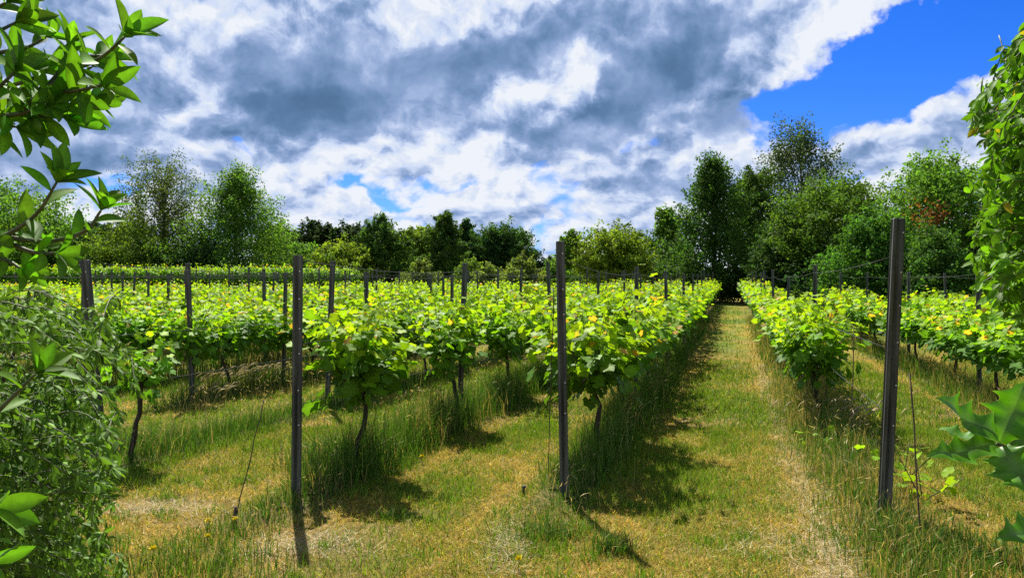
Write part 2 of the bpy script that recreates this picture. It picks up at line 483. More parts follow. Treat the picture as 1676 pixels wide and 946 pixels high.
def frustum_pts(n, y0, y1, rng, pad=1.3, p=1.0):
    n = int(n * 1.2)
    y = (y0 ** (p + 1) + rng.random(n) * (y1 ** (p + 1) - y0 ** (p + 1))) ** (1 / (p + 1))
    x = (rng.random(n) * 2 - 1) * .67 * y * pad
    return x, y


def gp(u, v):
    """point of the near ground seen at that place"""
    Y = CAMZ * FPX / (v - 473); return np.array([(u - 838) / FPX * Y, Y, 0.0])


def build_lawn():
    rng = np.random.default_rng(11); mb = MB()
    for (n, y0, y1, hh, ww) in ((360000, 4.0, 9.0, .05, .0055), (230000, 9, 17, .06, .011), (90000, 17, 46, .075, .024)):
        x, y = frustum_pts(n, y0, y1, rng)
        n = len(x); d = np.abs(row_off(x, y)) + .3 * (rng.random(n) > row_live(x, y)); c, bare = turf_col(x, y)
        keep = (rng.random(n) > bare * .55) & (d > .22)
        x, y, c = x[keep], y[keep], c[keep]; m = len(x)
        s = dryness(x, y)
        gr = rng.random(m) > s * .75 + .12
        c = np.where(gr[:, None], np.array([.165, .27, .014]), np.array([.54, .395, .066]))
        c = c * rng.uniform(.35, 1.45, (m, 1)) * (1 + rng.normal(0, .08, (m, 3)))
        h = hh * rng.uniform(.5, 1.4, m) * (1 + .7 * gr * (1 - s)); lean = np.where(gr, rng.uniform(.1, 1.1, m), rng.uniform(.7, 1.5, m))
        blade_field(mb, x, y, h, ww * rng.uniform(.6, 1.4, m), lean, np.clip(c, .01, .8), rng)
    # scattered coarse tufts, dead stalks and clippings
    cx, cy = frustum_pts(900, 4.1, 13, rng); X, Y = [], []
    for a, b in zip(cx, cy):
        k = rng.integers(18, 60); X.append(a + rng.normal(0, .05, k)); Y.append(b + rng.normal(0, .05, k))
    x, y = np.concatenate(X), np.concatenate(Y); m = len(x)
    c = np.array([.11, .22, .016]) * rng.uniform(.6, 1.5, (m, 1))
    blade_field(mb, x, y, rng.uniform(.03, .09, m), np.full(m, .006), rng.uniform(.1, .9, m), c, rng, 2)
    x, y = frustum_pts(30000, 4.1, 13, rng); m = len(x)
    c = np.array([.55, .42, .19]) * rng.uniform(.25, 1.2, (m, 1))
    blade_field(mb, x, y, rng.uniform(.03, .13, m), np.full(m, .004), rng.uniform(1.25, 1.55, m), c, rng, 1, .012)
    # pale dead clippings: along the edge of the path strip and in a few raked patches
    for (n, fx) in ((5200, None), (700, (-1.33, 4.85, .22, .14)), (600, (-.03, 4.85, .07, .3)), (900, (-2.75, 5.65, .35, .12)), (500, (1.75, 4.9, .25, .2))):
        if fx is None: y = 4.3 + rng.random(n) ** 1.5 * 12; x = 1.07 + ROWSLOPE * y - .47 + rng.normal(0, .06, n) * (1 + fbm(y * 2, y * 0, 3, 2))
        else: x, y = rng.normal(fx[0], fx[2], n), rng.normal(fx[1], fx[3], n)
        c = np.array([.62, .52, .32]) * rng.uniform(.45, 1.15, (n, 1))
        blade_field(mb, x, y, rng.uniform(.04, .15, n), np.full(n, .0045), rng.uniform(1.15, 1.55, n), c, rng, 1, .014)
    # lush clumps left by the mower
    for (u, v, n, r_, h) in ((905, 880, 450, .13, .13), (1000, 905, 260, .07, .16), (560, 765, 1500, .26, .36), (215, 740, 1200, .3, .3), (60, 930, 900, .3, .2), (330, 935, 700, .3, .15), (640, 850, 120, .06, .12), (1500, 890, 900, .25, .17), (1570, 920, 1000, .3, .17)):
        q = gp(u, v); x, y = rng.normal(q[0], r_, n), rng.normal(q[1], r_ * .7, n)
        c = np.where((rng.random(n) < .15)[:, None], np.array([.36, .28, .10]), np.array([.07, .155, .014])) * rng.uniform(.5, 1.5, (n, 1))
        blade_field(mb, x, y, h * rng.uniform(.4, 1.15, n), np.full(n, .0065), rng.uniform(.1, .95, n), c, rng, 2)
    tag(mb.build('mown_grass', M_grass), 'short patchy green and straw mown grass between the vine rows', 'grass', kind='stuff')


build_lawn()

# start and end of each vine row (distance ahead) and where its vines stand
ROW_Y1 = {-1.31: 49, 1.07: 49, 3.5: 27, 5.8: 24.5, 8.1: 24.5, 10.4: 25}


def row_span(c):
    if c in ROW_Y0: y0 = ROW_Y0[c]
    else: y0 = max(11.5, -c / .958 * 1.0 - .5)
    return y0, ROW_Y1.get(c, 39.5 if c < -20 else 42 if c < -7 else 46)


def build_tall_grass():
    rng = np.random.default_rng(23); mb = MB()
    for c in ROWS:
        y0, y1 = row_span(c); y1 = min(y1, 34)
        if c < -14: continue
        near = c in (-1.31, 1.07, -3.32, -5.6); y0 -= (1.1 if c == 1.07 else .45) if near else 0
        for (a, b, dens, hs, ww) in ((y0 - .9, 13, 1900 if near else 1000, 1, .0065), (13, y1, 420, 1.0, .014)):
            a = max(a, y0 - .7) if a < 13 else max(a, y0)
            if b <= a: continue
            n = int((b - a) * .62 * dens)
            y = rng.uniform(a, b, n); d = rng.normal(0, .25 if c == 1.07 else .17, n)
            x = c + ROWSLOPE * y + d
            f = fbm(x * 1.6, y * 1.0, 61, 3)
            dry = .34 if c == 1.07 else (.0 if near else .18)
            gr = rng.random(n) > dry + .9 * (f - .5)
            dens_k = np.clip(f * 2.2 - .1 + (.25 if c == -3.32 else 0), .15, 1) * sstep(y0 - .9, y0 + .1, y + .35 * (rng.random(n) - .5))
            k = rng.random(n) < dens_k
            x, y, d, f, gr = x[k], y[k], d[k], f[k], gr[k]; m = len(x)
            h = rng.uniform(.12, .40, m) * (1.15 - 1.1 * np.abs(d)) * (.55 + .8 * f) * hs * np.where(rng.random(m) < .12, 1.5, 1)
            if near and c != 1.07: h *= .22 + .78 * sstep(y0 + .50, y0 + 1.25, y)
            if c == -1.31: h *= np.where((d < -.02) & (y < 8.2), .5, 1)
            if c == -5.6: h *= .55
            if c == 1.07: h *= .55 + .45 * sstep(6.2, 7.5, y)
            if c == -3.32: h *= 1.2
            if c == 1.07: h *= .85
            col = np.where(gr[:, None], np.array([.075, .165, .016]), np.array([.33, .26, .085])) * rng.uniform(.55, 1.4, (m, 1))
            blade_field(mb, x, y, h, ww * rng.uniform(.7, 1.3, m), rng.uniform(.05, .75, m) ** 1.2, col, rng, 2)
            # seed stalks
            k = max(1, int(m * (.05 if near else .08))); ii = rng.integers(0, m, k)
            xs, ys = x[ii] + rng.normal(0, .05, k), y[ii]; hh = rng.uniform(.3, .62, k) * (.35 + .45 * sstep(6, 8, ys) if c == 1.07 else .4 + .6 * sstep(y0 + .5, y0 + 1.5, ys))
            cs = np.array([.42, .34, .16]) * rng.uniform(.6, 1.3, (k, 1)); ln = rng.uniform(.05, .5, k)
            st = np.random.default_rng(5); blade_field(mb, xs, ys, hh, np.full(k, ww * .55), ln, cs, st, 1)
            st = np.random.default_rng(5); th = st.uniform(0, 2 * math.pi, k)
            tip = np.stack([xs + np.cos(th) * np.sin(ln) * hh, ys + np.sin(th) * np.sin(ln) * hh, gsurf(xs, ys) + np.cos(ln) * hh], -1)
            ax = np.stack([np.cos(th) * .5, np.sin(th) * .5, .6 - ln], -1)
            mb.leaves(tmpl_diamond(.055), tip - unit(ax) * .03, ax, rdir(k, rng), rng.uniform(.045, .08, k) * (1.0 if a < 13 else 1.4), cs)
    # pale foxtail clumps in front of the fourth row on the left
    for (u, v, k) in ((395, 632, 40), (425, 628, 40), (455, 622, 30), (360, 640, 25), (345, 660, 18), (1365, 700, 26), (1380, 690, 20)):
        p = at(u, v, CAMZ * FPX / (v - 473)); n = k
        x, y = p[0] + rng.normal(0, .3, n), p[1] + rng.normal(0, .2, n)
        for xx, yy in zip(x, y):
            t = np.linspace(0, 1, 6); th = rng.uniform(-.6, .9); L = rng.uniform(.3, .5)
            pts = np.stack([xx + np.cos(th) * L * .5 * t ** 2, yy + np.sin(th) * L * .4 * t ** 2, gz(xx, yy) + L * (t - .35 * t ** 3)], -1)
            mb.tube(pts, [.002, .002, .002, .006, .009, .002], 4, np.array([.5, .42, .24]) * rng.uniform(.7, 1.2))
    tag(mb.build('tall_grass', M_grass), 'tall unmown green and seeding grass strips growing under the vine rows', 'grass', kind='stuff')


build_tall_grass()


# ------------------------------------------------------------------ grapevines
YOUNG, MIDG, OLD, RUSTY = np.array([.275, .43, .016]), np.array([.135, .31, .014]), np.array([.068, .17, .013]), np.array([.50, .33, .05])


def make_vine(seed, L=2.3, H=1.40, zb=.72, W=.62, nshoot=26, detail=True, dense=1.0, lsize=.115):
    """a trained vine: crooked trunk, arms along the row (local X), shoots rising and tumbling over, lobed leaves"""
    rng = np.random.default_rng(seed); tr = MB(); lf = MB()
    k = 9; t = np.linspace(0, 1, k)
    wob = np.cumsum(rng.normal(0, .018, (k, 2)), 0); wob -= wob[0]
    trunk = np.stack([wob[:, 0] + .05 * np.sin(t * 5 + seed), wob[:, 1], t * (zb + .06)], -1); trunk[0, 2] = -.05
    tr.tube(trunk, np.linspace(.026, .019, k) * rng.uniform(.9, 1.2, k), 7)
    top = trunk[-1]; arms = []
    for sg in (-1, 1):
        s = np.linspace(0, 1, 7)
        a = np.stack([top[0] + sg * s * L * .47, top[1] + .05 * np.sin(s * 4 + seed), top[2] + .06 * np.sin(s * 3.1) + rng.normal(0, .008, 7)], -1); a[0] = top
        tr.tube(a, np.linspace(.017, .008, 7), 6); arms.append(a)
    P, A, N, Sz, C = [], [], [], [], []
    for i in range(nshoot):
        a = arms[i % 2]; s = ((i // 2) + rng.random()) / (nshoot / 2); j = min(5, int(s * 6)); b = a[j] + (a[j + 1] - a[j]) * (s * 6 - j)
        rise = (H - zb) * rng.uniform(.55, 1.12) * (1.3 if rng.random() < .12 else 1); side = rng.choice([-1, 1]) * rng.uniform(.15, 1) * W * .62; lx = rng.normal(0, .16)
        q = np.linspace(0, 1, 9); droop = rng.uniform(.0, .45) if rng.random() < .6 else 0
        sh = b + np.stack([lx * q, side * q ** .8, rise * (q - droop * q ** 3)], -1)
        tr.tube(sh, np.linspace(.005, .002, 9), 4)
        nl = int(rng.integers(21, 30) * dense)
        qq = rng.random(nl) ** .85; ix = np.minimum(7, (qq * 8).astype(int)); fr = qq * 8 - ix
        c = sh[ix] + (sh[ix + 1] - sh[ix]) * fr[:, None]
        off = rng.normal(0, 1, (nl, 3)) * np.array([.10, .10, .055]); pos = c + off
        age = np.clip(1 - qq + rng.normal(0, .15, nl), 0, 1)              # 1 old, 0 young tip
        P.append(pos); out = np.stack([off[:, 0], off[:, 1] + .10 * np.sign(side), np.full(nl, -.07)], -1) + rng.normal(0, .06, (nl, 3))
        A.append(out); N.append(np.stack([off[:, 0] * 2, off[:, 1] * 2 + .25 * np.sign(side), np.full(nl, .8)], -1) + rng.normal(0, .42, (nl, 3)))
        Sz.append(lsize * (.55 + .6 * age) * rng.uniform(.8, 1.25, nl))
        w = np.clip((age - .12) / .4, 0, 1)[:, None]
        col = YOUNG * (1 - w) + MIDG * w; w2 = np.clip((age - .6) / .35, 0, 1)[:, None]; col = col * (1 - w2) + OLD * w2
        ru = (rng.random(nl) < .10 * (age < .25))[:, None]; col = np.where(ru, RUSTY, col)
        C.append(col * rng.uniform(.7, 1.25, (nl, 1)))
    # old leaves hanging below the arms
    n = int(130 * dense * L / 2.3); s = rng.uniform(-1, 1, n)
    pos = np.stack([top[0] + s * L * .48, rng.normal(0, W * .22, n), zb + rng.uniform(-.10, .18, n)], -1)
    P.append(pos); A.append(np.stack([rng.normal(0, .5, n), np.sign(pos[:, 1]) * .5 + rng.normal(0, .3, n), np.full(n, -.8)], -1))
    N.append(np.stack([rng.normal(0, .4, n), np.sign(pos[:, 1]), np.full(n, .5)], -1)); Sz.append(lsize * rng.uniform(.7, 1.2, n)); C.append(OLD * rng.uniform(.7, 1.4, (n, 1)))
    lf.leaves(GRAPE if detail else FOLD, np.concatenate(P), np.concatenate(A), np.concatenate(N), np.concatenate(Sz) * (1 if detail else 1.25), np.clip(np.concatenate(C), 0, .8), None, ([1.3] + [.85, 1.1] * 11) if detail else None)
    return tr.mesh('trunk', M_vbark, True), lf.mesh('foliage', M_vine)


ORD = ['first', 'second', 'third', 'fourth', 'fifth', 'sixth', 'seventh', 'eighth', 'ninth', 'tenth', 'eleventh', 'twelfth', 'thirteenth', 'fourteenth', 'fifteenth', 'sixteenth', 'seventeenth', 'eighteenth', 'nineteenth', 'twentieth', 'twenty-first', 'twenty-second', 'twenty-third']
LEFT_ROWS = sorted([c for c in ROWS if c < 0], reverse=True); RIGHT_ROWS = sorted([c for c in ROWS if c > 0])


def row_phrase(c):
    q, w = (LEFT_ROWS, 'left') if c < 0 else (RIGHT_ROWS, 'right')
    return '%s row %s of the grass path' % (ORD[q.index(c)], w)


def place_on_row(o, c, y, rng, flip=True, zs=1.0, xs=1.0):
    x = c + ROWSLOPE * y
    o.location = (x, y, float(gz(x, y))); o.rotation_euler = (0, 0, ROWANG + (math.pi if flip and rng.random() < .5 else 0))
    o.scale = (xs, xs ** .5, zs)


def build_vines():
    rng = np.random.default_rng(101)
    hi = [make_vine(300 + i, 2.35, 1.42, .76, .60, 30, True, 1.0) for i in range(4)]
    lo = [make_vine(400 + i, 2.4, 1.50, .78, .66, 26, False, .85, .125) for i in range(5)]
    hero = {   # (row, distance): builder settings and words
        (-3.32, 6.7): (make_vine(11, .72, 1.42, .76, .62, 19, True, .82, .13), 'isolated bushy grapevine behind the tall post nearest the photo centre-left, grass round its trunk'),
        (-3.32, 9.05): (make_vine(12, .72, 1.36, .78, .5, 14, True, 1.0), 'small round-headed grapevine on a thin trunk, second in its row behind the bushy one'),
        (-3.32, 11.3): (make_vine(13, 1.2, 1.42, .76, .6, 18, True, 1.0), 'third grapevine in the second row left of the path, behind the round-headed one'),
        (-1.31, 7.3): (make_vine(14, 1.85, 1.38, .78, .85, 38, True, .85, .125), 'big leafy grapevine with a bare crooked trunk behind the central post, shading the path'),
        (1.07, 9.2): (make_vine(15, 1.7, 1.36, .66, .7, 28, True, 1.05, .115), 'full grapevine in front of the thin far post right of the path, tattered low leaves'),
        (-5.6, 7.15): (make_vine(16, .42, 1.12, .70, .36, 7, True, .7, .10), 'young low grapevine with a few bright leaves beside the narrow-leaved shrub on the left'),
    }
    n = 0
    for (c, y), ((tm, fm), lab) in hero.items():
        r = thing('grapevine', lab, 'grapevine', group='grapevines in the vineyard'); link('trunk', tm, r); link('foliage', fm, r)
        place_on_row(r, c, y, rng, False); n += 1
    protos = []
    for fam in (hi, lo):
        q = []
        for tm, fm in fam:
            r = thing('grapevine', 'x', 'grapevine', group='grapevines in the vineyard'); link('trunk', tm, r); link('foliage', fm, r); q.append([r, False])
        protos.append(q)

    def use(fam):
        i = int(rng.integers(len(protos[fam]))); r, used = protos[fam][i]
        if not used: protos[fam][i][1] = True; return r
        return dup(r)
    starts = {-3.32: 13.6, -1.31: 9.3, 1.07: 11.2, -5.6: 11.8, -7.8: 11.9, 3.5: 7.9}
    spots = []
    for c in ROWS:
        y0, y1 = row_span(c); y = starts.get(c, y0 + .6)
        k = sum(1 for (cc, _) in hero if cc == c)
        while y < y1:
            spots.append((y, c, k)); y += 2.25 * rng.uniform(.96, 1.04) / 1.04; k += 1
    spots.sort(); far = spots[286:]
    for (y, c, k) in spots[:286]:
        r = use(0 if y < 15 else 1)
        ph = row_phrase(c); near = (k < 5 and y < 17) or (k < 2 and c > -12)
        lab = ('%s grapevine from the near end of the %s' % (ORD[k], ph)) if near else ('grapevine farther back in the %s' % ph)
        r['label'] = lab
        if not near: r['group'] = 'farther grapevines of the %s' % ph
        # the canopies stand higher on the older wood towards the far end
        place_on_row(r, c, y, rng, True, float(.92 + .08 * sstep(9, 30, y)) * rng.uniform(.95, 1.05), rng.uniform(.96, 1.1))
    # the block of rows on the rise at the back left, and what is left of the main field
    mb = MB(); back = [(c + ROWSLOPE * y, y, ROWANG) for (y, c, k) in far]
    for yy in (49.5, 52.0):
        for x in np.arange(-38, -11.5, 2.2): back.append((x, yy, 0.0))
    for (x, y, a) in back:
        me = lo[int(rng.integers(len(lo)))][1]
        V = np.empty(len(me.vertices) * 3); me.vertices.foreach_get('co', V); V = V.reshape(-1, 3)[::1]
        Cc = np.empty(len(V) * 4); me.attributes['col'].data.foreach_get('color', Cc)
        ca, sa = math.cos(a), math.sin(a); V = V * np.array([1, 1.2, 1.15])
        W = np.stack([V[:, 0] * ca - V[:, 1] * sa + x, V[:, 0] * sa + V[:, 1] * ca + y, V[:, 2] + gz(x, y)], -1)
        k = len(FOLD[0]); nn = len(V) // k
        mb.add(W, [(np.asarray(f)[None] + (np.arange(nn) * k)[:, None, None]).reshape(-1, np.asarray(f).shape[1]) for f in FOLD[1]], Cc.reshape(-1, 4)[:, :3])
    tag(mb.build('distant_vine_rows', M_vine), 'farthest vine rows massed together at the back of the vineyard', 'vine rows', kind='stuff')


build_vines()


def leafy_shoot(name, label, cat, base, seed, h=.5, n=16, sz=.085, group=None):
    rng = np.random.default_rng(seed); r = thing(name, label, cat, tuple(base), group); st = MB(); lf = MB()
    for b in range(3):
        q = np.linspace(0, 1, 6); d = rng.normal(0, .22, 2)
        p = np.stack([d[0] * q, d[1] * q, h * rng.uniform(.6, 1) * q], -1); p[0, 2] = -.03; st.tube(p, np.linspace(.006, .003, 6), 5)
        t = rng.uniform(.25, 1, n // 3 + 1); i = np.minimum(4, (t * 5).astype(int)); c = p[i] + (p[i + 1] - p[i]) * (t * 5 - i)[:, None]; m = len(c)
        off = rng.normal(0, .07, (m, 3)); lf.leaves(GRAPE, c + off, off + [0, 0, -.03], np.stack([off[:, 0], off[:, 1], np.full(m, .25)], -1) + rng.normal(0, .1, (m, 3)), sz * rng.uniform(.7, 1.2, m), (YOUNG * .55 + MIDG * .5) * rng.uniform(.8, 1.2, (m, 1)))
    st.build('stem', M_twig, r, True); lf.build('foliage', M_vine, r)


leafy_shoot('vine_sucker', 'low bright vine shoot sprouting just right of the leaning front post', 'vine shoot', gp(1510, 820), 71, .34, 18, .09, 'vine suckers')
leafy_shoot('vine_sucker', 'small pale vine shoot in the grass left of the leaning front post', 'vine shoot', gp(1338, 735), 72, .30, 11, .075, 'vine suckers')
leafy_shoot('vine_sucker', 'tall pale vine shoot against the leaning front post, above the low bright shoot', 'vine shoot', gp(1478, 790), 73, .5, 9, .07, 'vine suckers')


# ------------------------------------------------------------------ trellis posts, wires and rods
def post_mesh(H, w=.07, d=.055, groove=True):
    """grooved trellis post: channel profile with rounded lips, slightly uneven top"""
    a, b, g, e = w / 2, d / 2, w * .11, d * .28
    if groove:
        half = [(-a, -b), (-g * 2.1, -b), (-g * 1.5, -b + e), (g * .6, -b + e), (g * 1.2, -b), (a, -b), (a, -b * .35), (a - e * .7, -b * .1), (a - e * .7, b * .4), (a, b * .6)]
        pr = np.array(half + [(a * .85, b), (-a * .85, b), (-a, b * .6), (-a + e * .6, b * .4), (-a + e * .6, -b * .1), (-a, -b * .35)])
    else: pr = np.array([(-a, -b), (a, -b), (a, b), (-a, b)])
    n = len(pr); zs = np.array([-.3, .1, H * .33, H * .66, H - .012, H]); V = []
    for i, z in enumerate(zs):
        s = .93 if i == len(zs) - 1 else 1.0
        V.append(np.column_stack([pr * s, np.full(n, z)]))
    V = np.concatenate(V); F = []
    for i in range(len(zs) - 1):
        j = np.arange(n); j2 = (j + 1) % n; F.append(np.stack([i * n + j, i * n + j2, (i + 1) * n + j2, (i + 1) * n + j], -1))
    # ends closed with a fan so the concave profile stays clean
    V = np.concatenate([V, [[0, .006, H * 1.0]], [[0, .006, -.3]]]); t = (len(zs) - 1) * n; j = np.arange(n); j2 = (j + 1) % n
    F3 = np.concatenate([np.stack([t + j, t + j2, np.full(n, len(V) - 2)], -1), np.stack([j2, j, np.full(n, len(V) - 1)], -1)])
    mb = MB(); mb.add(V, [np.concatenate(F), F3]); return mb.mesh('trellis_post', M_post)


def nail_mesh():
    mb = MB(); mb.tube([(0, .004, 0), (0, -.007, 0), (0, -.0075, 0), (0, -.010, 0)], [.003, .003, .0065, .005], 8); return mb.mesh('nail', M_nail)


HOOK = None


def build_posts():
    rng = np.random.default_rng(55); nm = nail_mesh()
    heroes = [  # u_base, v_base, u_top, v_top, width, label
        (485, 825, 488, 418, .068, 'upright dark grooved trellis post in front of the isolated bushy vine'),
        (924, 822, 917, 395, .068, 'tall dark trellis post near the photo centre, bare vine trunk beside it'),
        (1446, 857, 1470, 357, .078, 'tallest dark trellis post, leaning outwards right of the grass path'),
        (170, 778, 137, 424, .075, 'leaning trellis post half hidden behind the narrow-leaved shrub on the left'),
    ]
    for (ub, vb, ut, vt, w, lab) in heroes:
        b = gp(ub, vb); t = at(ut, vt, b[1]); H = t[2]
        o = link('trellis_post', post_mesh(H, w)); tag(o, lab, 'post', 'trellis posts')
        o.location = b; o.rotation_euler = (0, math.atan2(t[0] - b[0], H), rng.uniform(-.12, .12))
        for q in (.33, .46, .60, .72, .83, .95):
            nl = link('nail', nm, o); nl.location = (rng.uniform(.2, .32) * w, -.0275, H * q + rng.uniform(-.03, .03))
    m2 = [post_mesh(2.0, .062, .05), post_mesh(1.92, .055, .05), post_mesh(2.08, .058, .05)]
    more = {-1.31: [10.4, 15, 19.6, 24.2, 28.8, 33.4, 38, 42.6, 47.2], 1.07: [10.35, 14.9, 20.3, 24.8, 29.2, 33.8, 38.5, 43, 47.5], -3.32: [9.4, 14.2, 18.8, 23.4, 28, 32.6, 37.2, 41.8, 46],
            -5.6: [10.6, 15.4, 20, 24.6, 29.2, 33.8, 38.4, 43, 46], -7.8: [10.96, 13.3, 16.2, 20.8, 25.4, 30, 34.6, 39.2, 42], 3.5: [10.9, 15.3, 20, 24.6, 27], 5.8: [15.8, 20.5, 24.5]}
    for c in ROWS:
        ys = more.get(c)
        if ys is None:
            y0, y1 = row_span(c); ys = list(np.arange(y0 + .3, y1, 4.6)) + [y1]
        for i, y in enumerate(ys):
            o = link('trellis_post', m2[int(rng.integers(3))]); x = c + ROWSLOPE * y + rng.normal(0, .03)
            o.location = (x, y, float(gz(x, y))); o.rotation_euler = (rng.normal(0, .015), rng.normal(0, .02), rng.uniform(-.2, .2) + ROWANG - math.pi / 2)
            o.scale = (1, 1, rng.uniform(.96, 1.03) * (1 + .05 * sstep(12, 30, y)))
            ph = row_phrase(c); hid = c in (-1.31, 1.07, -3.32, -5.6); j = i + (1 if hid else 0)
            if i < 3 and c > -9: tag(o, '%s slim post from the near end of the %s' % (ORD[j], ph), 'post', 'trellis posts')
            else: tag(o, 'slim grey trellis post farther back in the %s' % ph, 'post', 'farther posts of the %s' % ph)
    # wires strung along each row, sagging between the posts
    for c in [q for q in ROWS if q > -24]:
        ys = more.get(c)
        if ys is None:
            y0, y1 = row_span(c); ys = list(np.arange(y0 + .3, y1, 4.6)) + [y1]
        first = {-1.31: 5.9, 1.07: 5.37, -3.32: 5.82, -5.6: 6.7}.get(c)
        if first: ys = [first] + ys
        for z, word in ((.76, 'lowest'), (1.22, 'middle'), (1.86, 'top')):
            pts = []
            for a, b in zip(ys[:-1], ys[1:]):
                t = np.linspace(0, 1, 9)[:-1]; y = a + (b - a) * t; x = c + ROWSLOPE * y + .03
                pts.append(np.stack([x, y, gz(x, y) + z * (1 + .05 * sstep(12, 30, y)) - .16 * (z > 1.5) * t * (1 - t) * rng.uniform(.3, 1.6) ], -1))
            mb = MB(); mb.tube(np.concatenate(pts), .0028 if c > -9 else .0022, 4)
            tag(mb.build('trellis_wire', M_wire), '%s thin steel wire strung along the %s' % (word, row_phrase(c)), 'wire', 'trellis wires')
    # thin rods and the leaning stick
    for (ub, vb, ut, vt, r, lab) in ((1394, 735, 1397, 535, .005, 'thin rusty rod standing in tall grass left of the leaning post'),
                                     (1508, 898, 1490, 610, .005, 'thin dark rod standing right of the tallest leaning post'),
                                     (1354, 690, 1352, 595, .006, 'short rusty rod under the full vine right of the path'),
                                     (897, 790, 905, 470, .004, 'thin rod close beside the left of the central trellis post'),
                                     (383, 862, 432, 655, .004, 'thin leaning stick in a bare soil patch on the left')):
        b = gp(ub, vb); t = at(ut, vt, b[1]); mb = MB(); q = np.linspace(-.05, 1, 8)[:, None]
        p = b + (t - b) * q + np.random.default_rng(int(ub)).normal(0, .004, (8, 3)); mb.tube(p, r, 6)
        if ub == 383: mb.tube(b + np.array([[0, 0, -.05], [.004, 0, .06], [.012, 0, .14]]), [.016, .014, .010], 7)
        tag(mb.build('support_rod' if ub != 383 else 'leaning_stick', M_rust), lab, 'rod' if ub != 383 else 'stick')
    b = gp(857, 815); mb = MB(); mb.tube(b + np.array([[0, 0, -.05], [0, 0, .08], [.004, 0, .085], [.004, 0, .10]]), [.011, .011, .017, .013], 8)
    tag(mb.build('ground_anchor', M_post), 'short grey anchor peg poking from grass left of the central post', 'peg')


build_posts()


def build_flowers():
    rng = np.random.default_rng(9)
    spots = [(338, 897, 'dandelion beside the bare soil patch at lower left'), (249, 918, 'dandelion low in the green grass at the bottom left'), (505, 610, None), (848, 935, 'dandelion at the bottom edge below the central post'),
             (385, 868, 'tiny dandelion at the foot of the leaning stick'), (340, 870, 'dandelion on the bare soil patch edge'), (262, 548, None), (690, 760, 'dandelion in the mown grass between the two central posts')]
    for (u, v, lab) in spots:
        if lab is None: continue
        p = gp(u, v); r = thing('dandelion', 'yellow ' + lab, 'flower', tuple(p), 'dandelions'); s = MB(); s.tube([(0, 0, -.01), (.003, 0, .04), (.005, .002, .07)], [.0025, .002, .002], 5)
        s.build('stem', M_twig, r, True); f = MB(); n = 46; th = rng.uniform(0, 6.28, n); ele = rng.uniform(.15, 1.3, n)
        d = np.stack([np.cos(th) * np.cos(ele), np.sin(th) * np.cos(ele), np.sin(ele)], -1)
        f.leaves(tmpl_diamond(.16), np.tile([.005, .002, .07], (n, 1)), d, rdir(n, rng), .03, (.8, .6, .02)); f.build('flower_head', M_yel, r)


build_flowers()


# ------------------------------------------------------------------ trees and bushes
def crown_points(kind, H, W, n, rng):
    """clump centres spread through the crown's volume"""
    th = rng.uniform(0, 2 * math.pi, n); sd_ = rng.integers(1, 999)
    lob = 1 + .38 * (vnoise(th * 1.3 + 40, np.full(n, 3.3), int(sd_)) - .5) * 2
    rr = rng.random(n) ** .34
    if kind == 'cone':
        h = .06 + .92 * rng.random(n) ** 1.15; rad = W * .66 * np.clip(1 - h, 0, 1) ** .92 * (1.0 + .3 * (vnoise(h * 9, th, int(sd_) + 5) - .5)) * np.clip(h * 6, .5, 1)
        z = h * H
    elif kind == 'bush':
        e = np.arcsin(rng.random(n) * .98); rad = W / 2 * np.cos(e); z = .12 * H + .86 * H * np.sin(e) * rr ** .5 * (1 + .2 * (lob - 1)); rad = rad * np.clip(1.15 - (z / H) ** 3, .35, 1)
    elif kind == 'airy':
        h = .25 + .75 * rng.random(n); rad = W / 2 * np.sin(math.pi * np.clip((h - .15) / .9, 0, 1) ** .8) ** .8 * (.6 + .6 * vnoise(h * 5, th * 1.5, int(sd_))); z = h * H
    elif kind == 'column':
        h = .1 + .9 * rng.random(n); rad = W / 2 * np.clip((1 - h) * 2.2, 0, 1) ** .6 * np.clip(h * 4, .4, 1); z = h * H
    else:   # round, birch
        zc, hz = (.60, .40) if kind == 'round' else (.66, .34)
        c = rng.uniform(-1, 1, n); rad = W / 2 * np.sqrt(1 - c * c); z = H * (zc + hz * c * rr ** .4 * (1 + .25 * (lob - 1)))
    return np.stack([np.cos(th) * rad * rr * lob, np.sin(th) * rad * rr * lob, np.minimum(z, H)], -1)


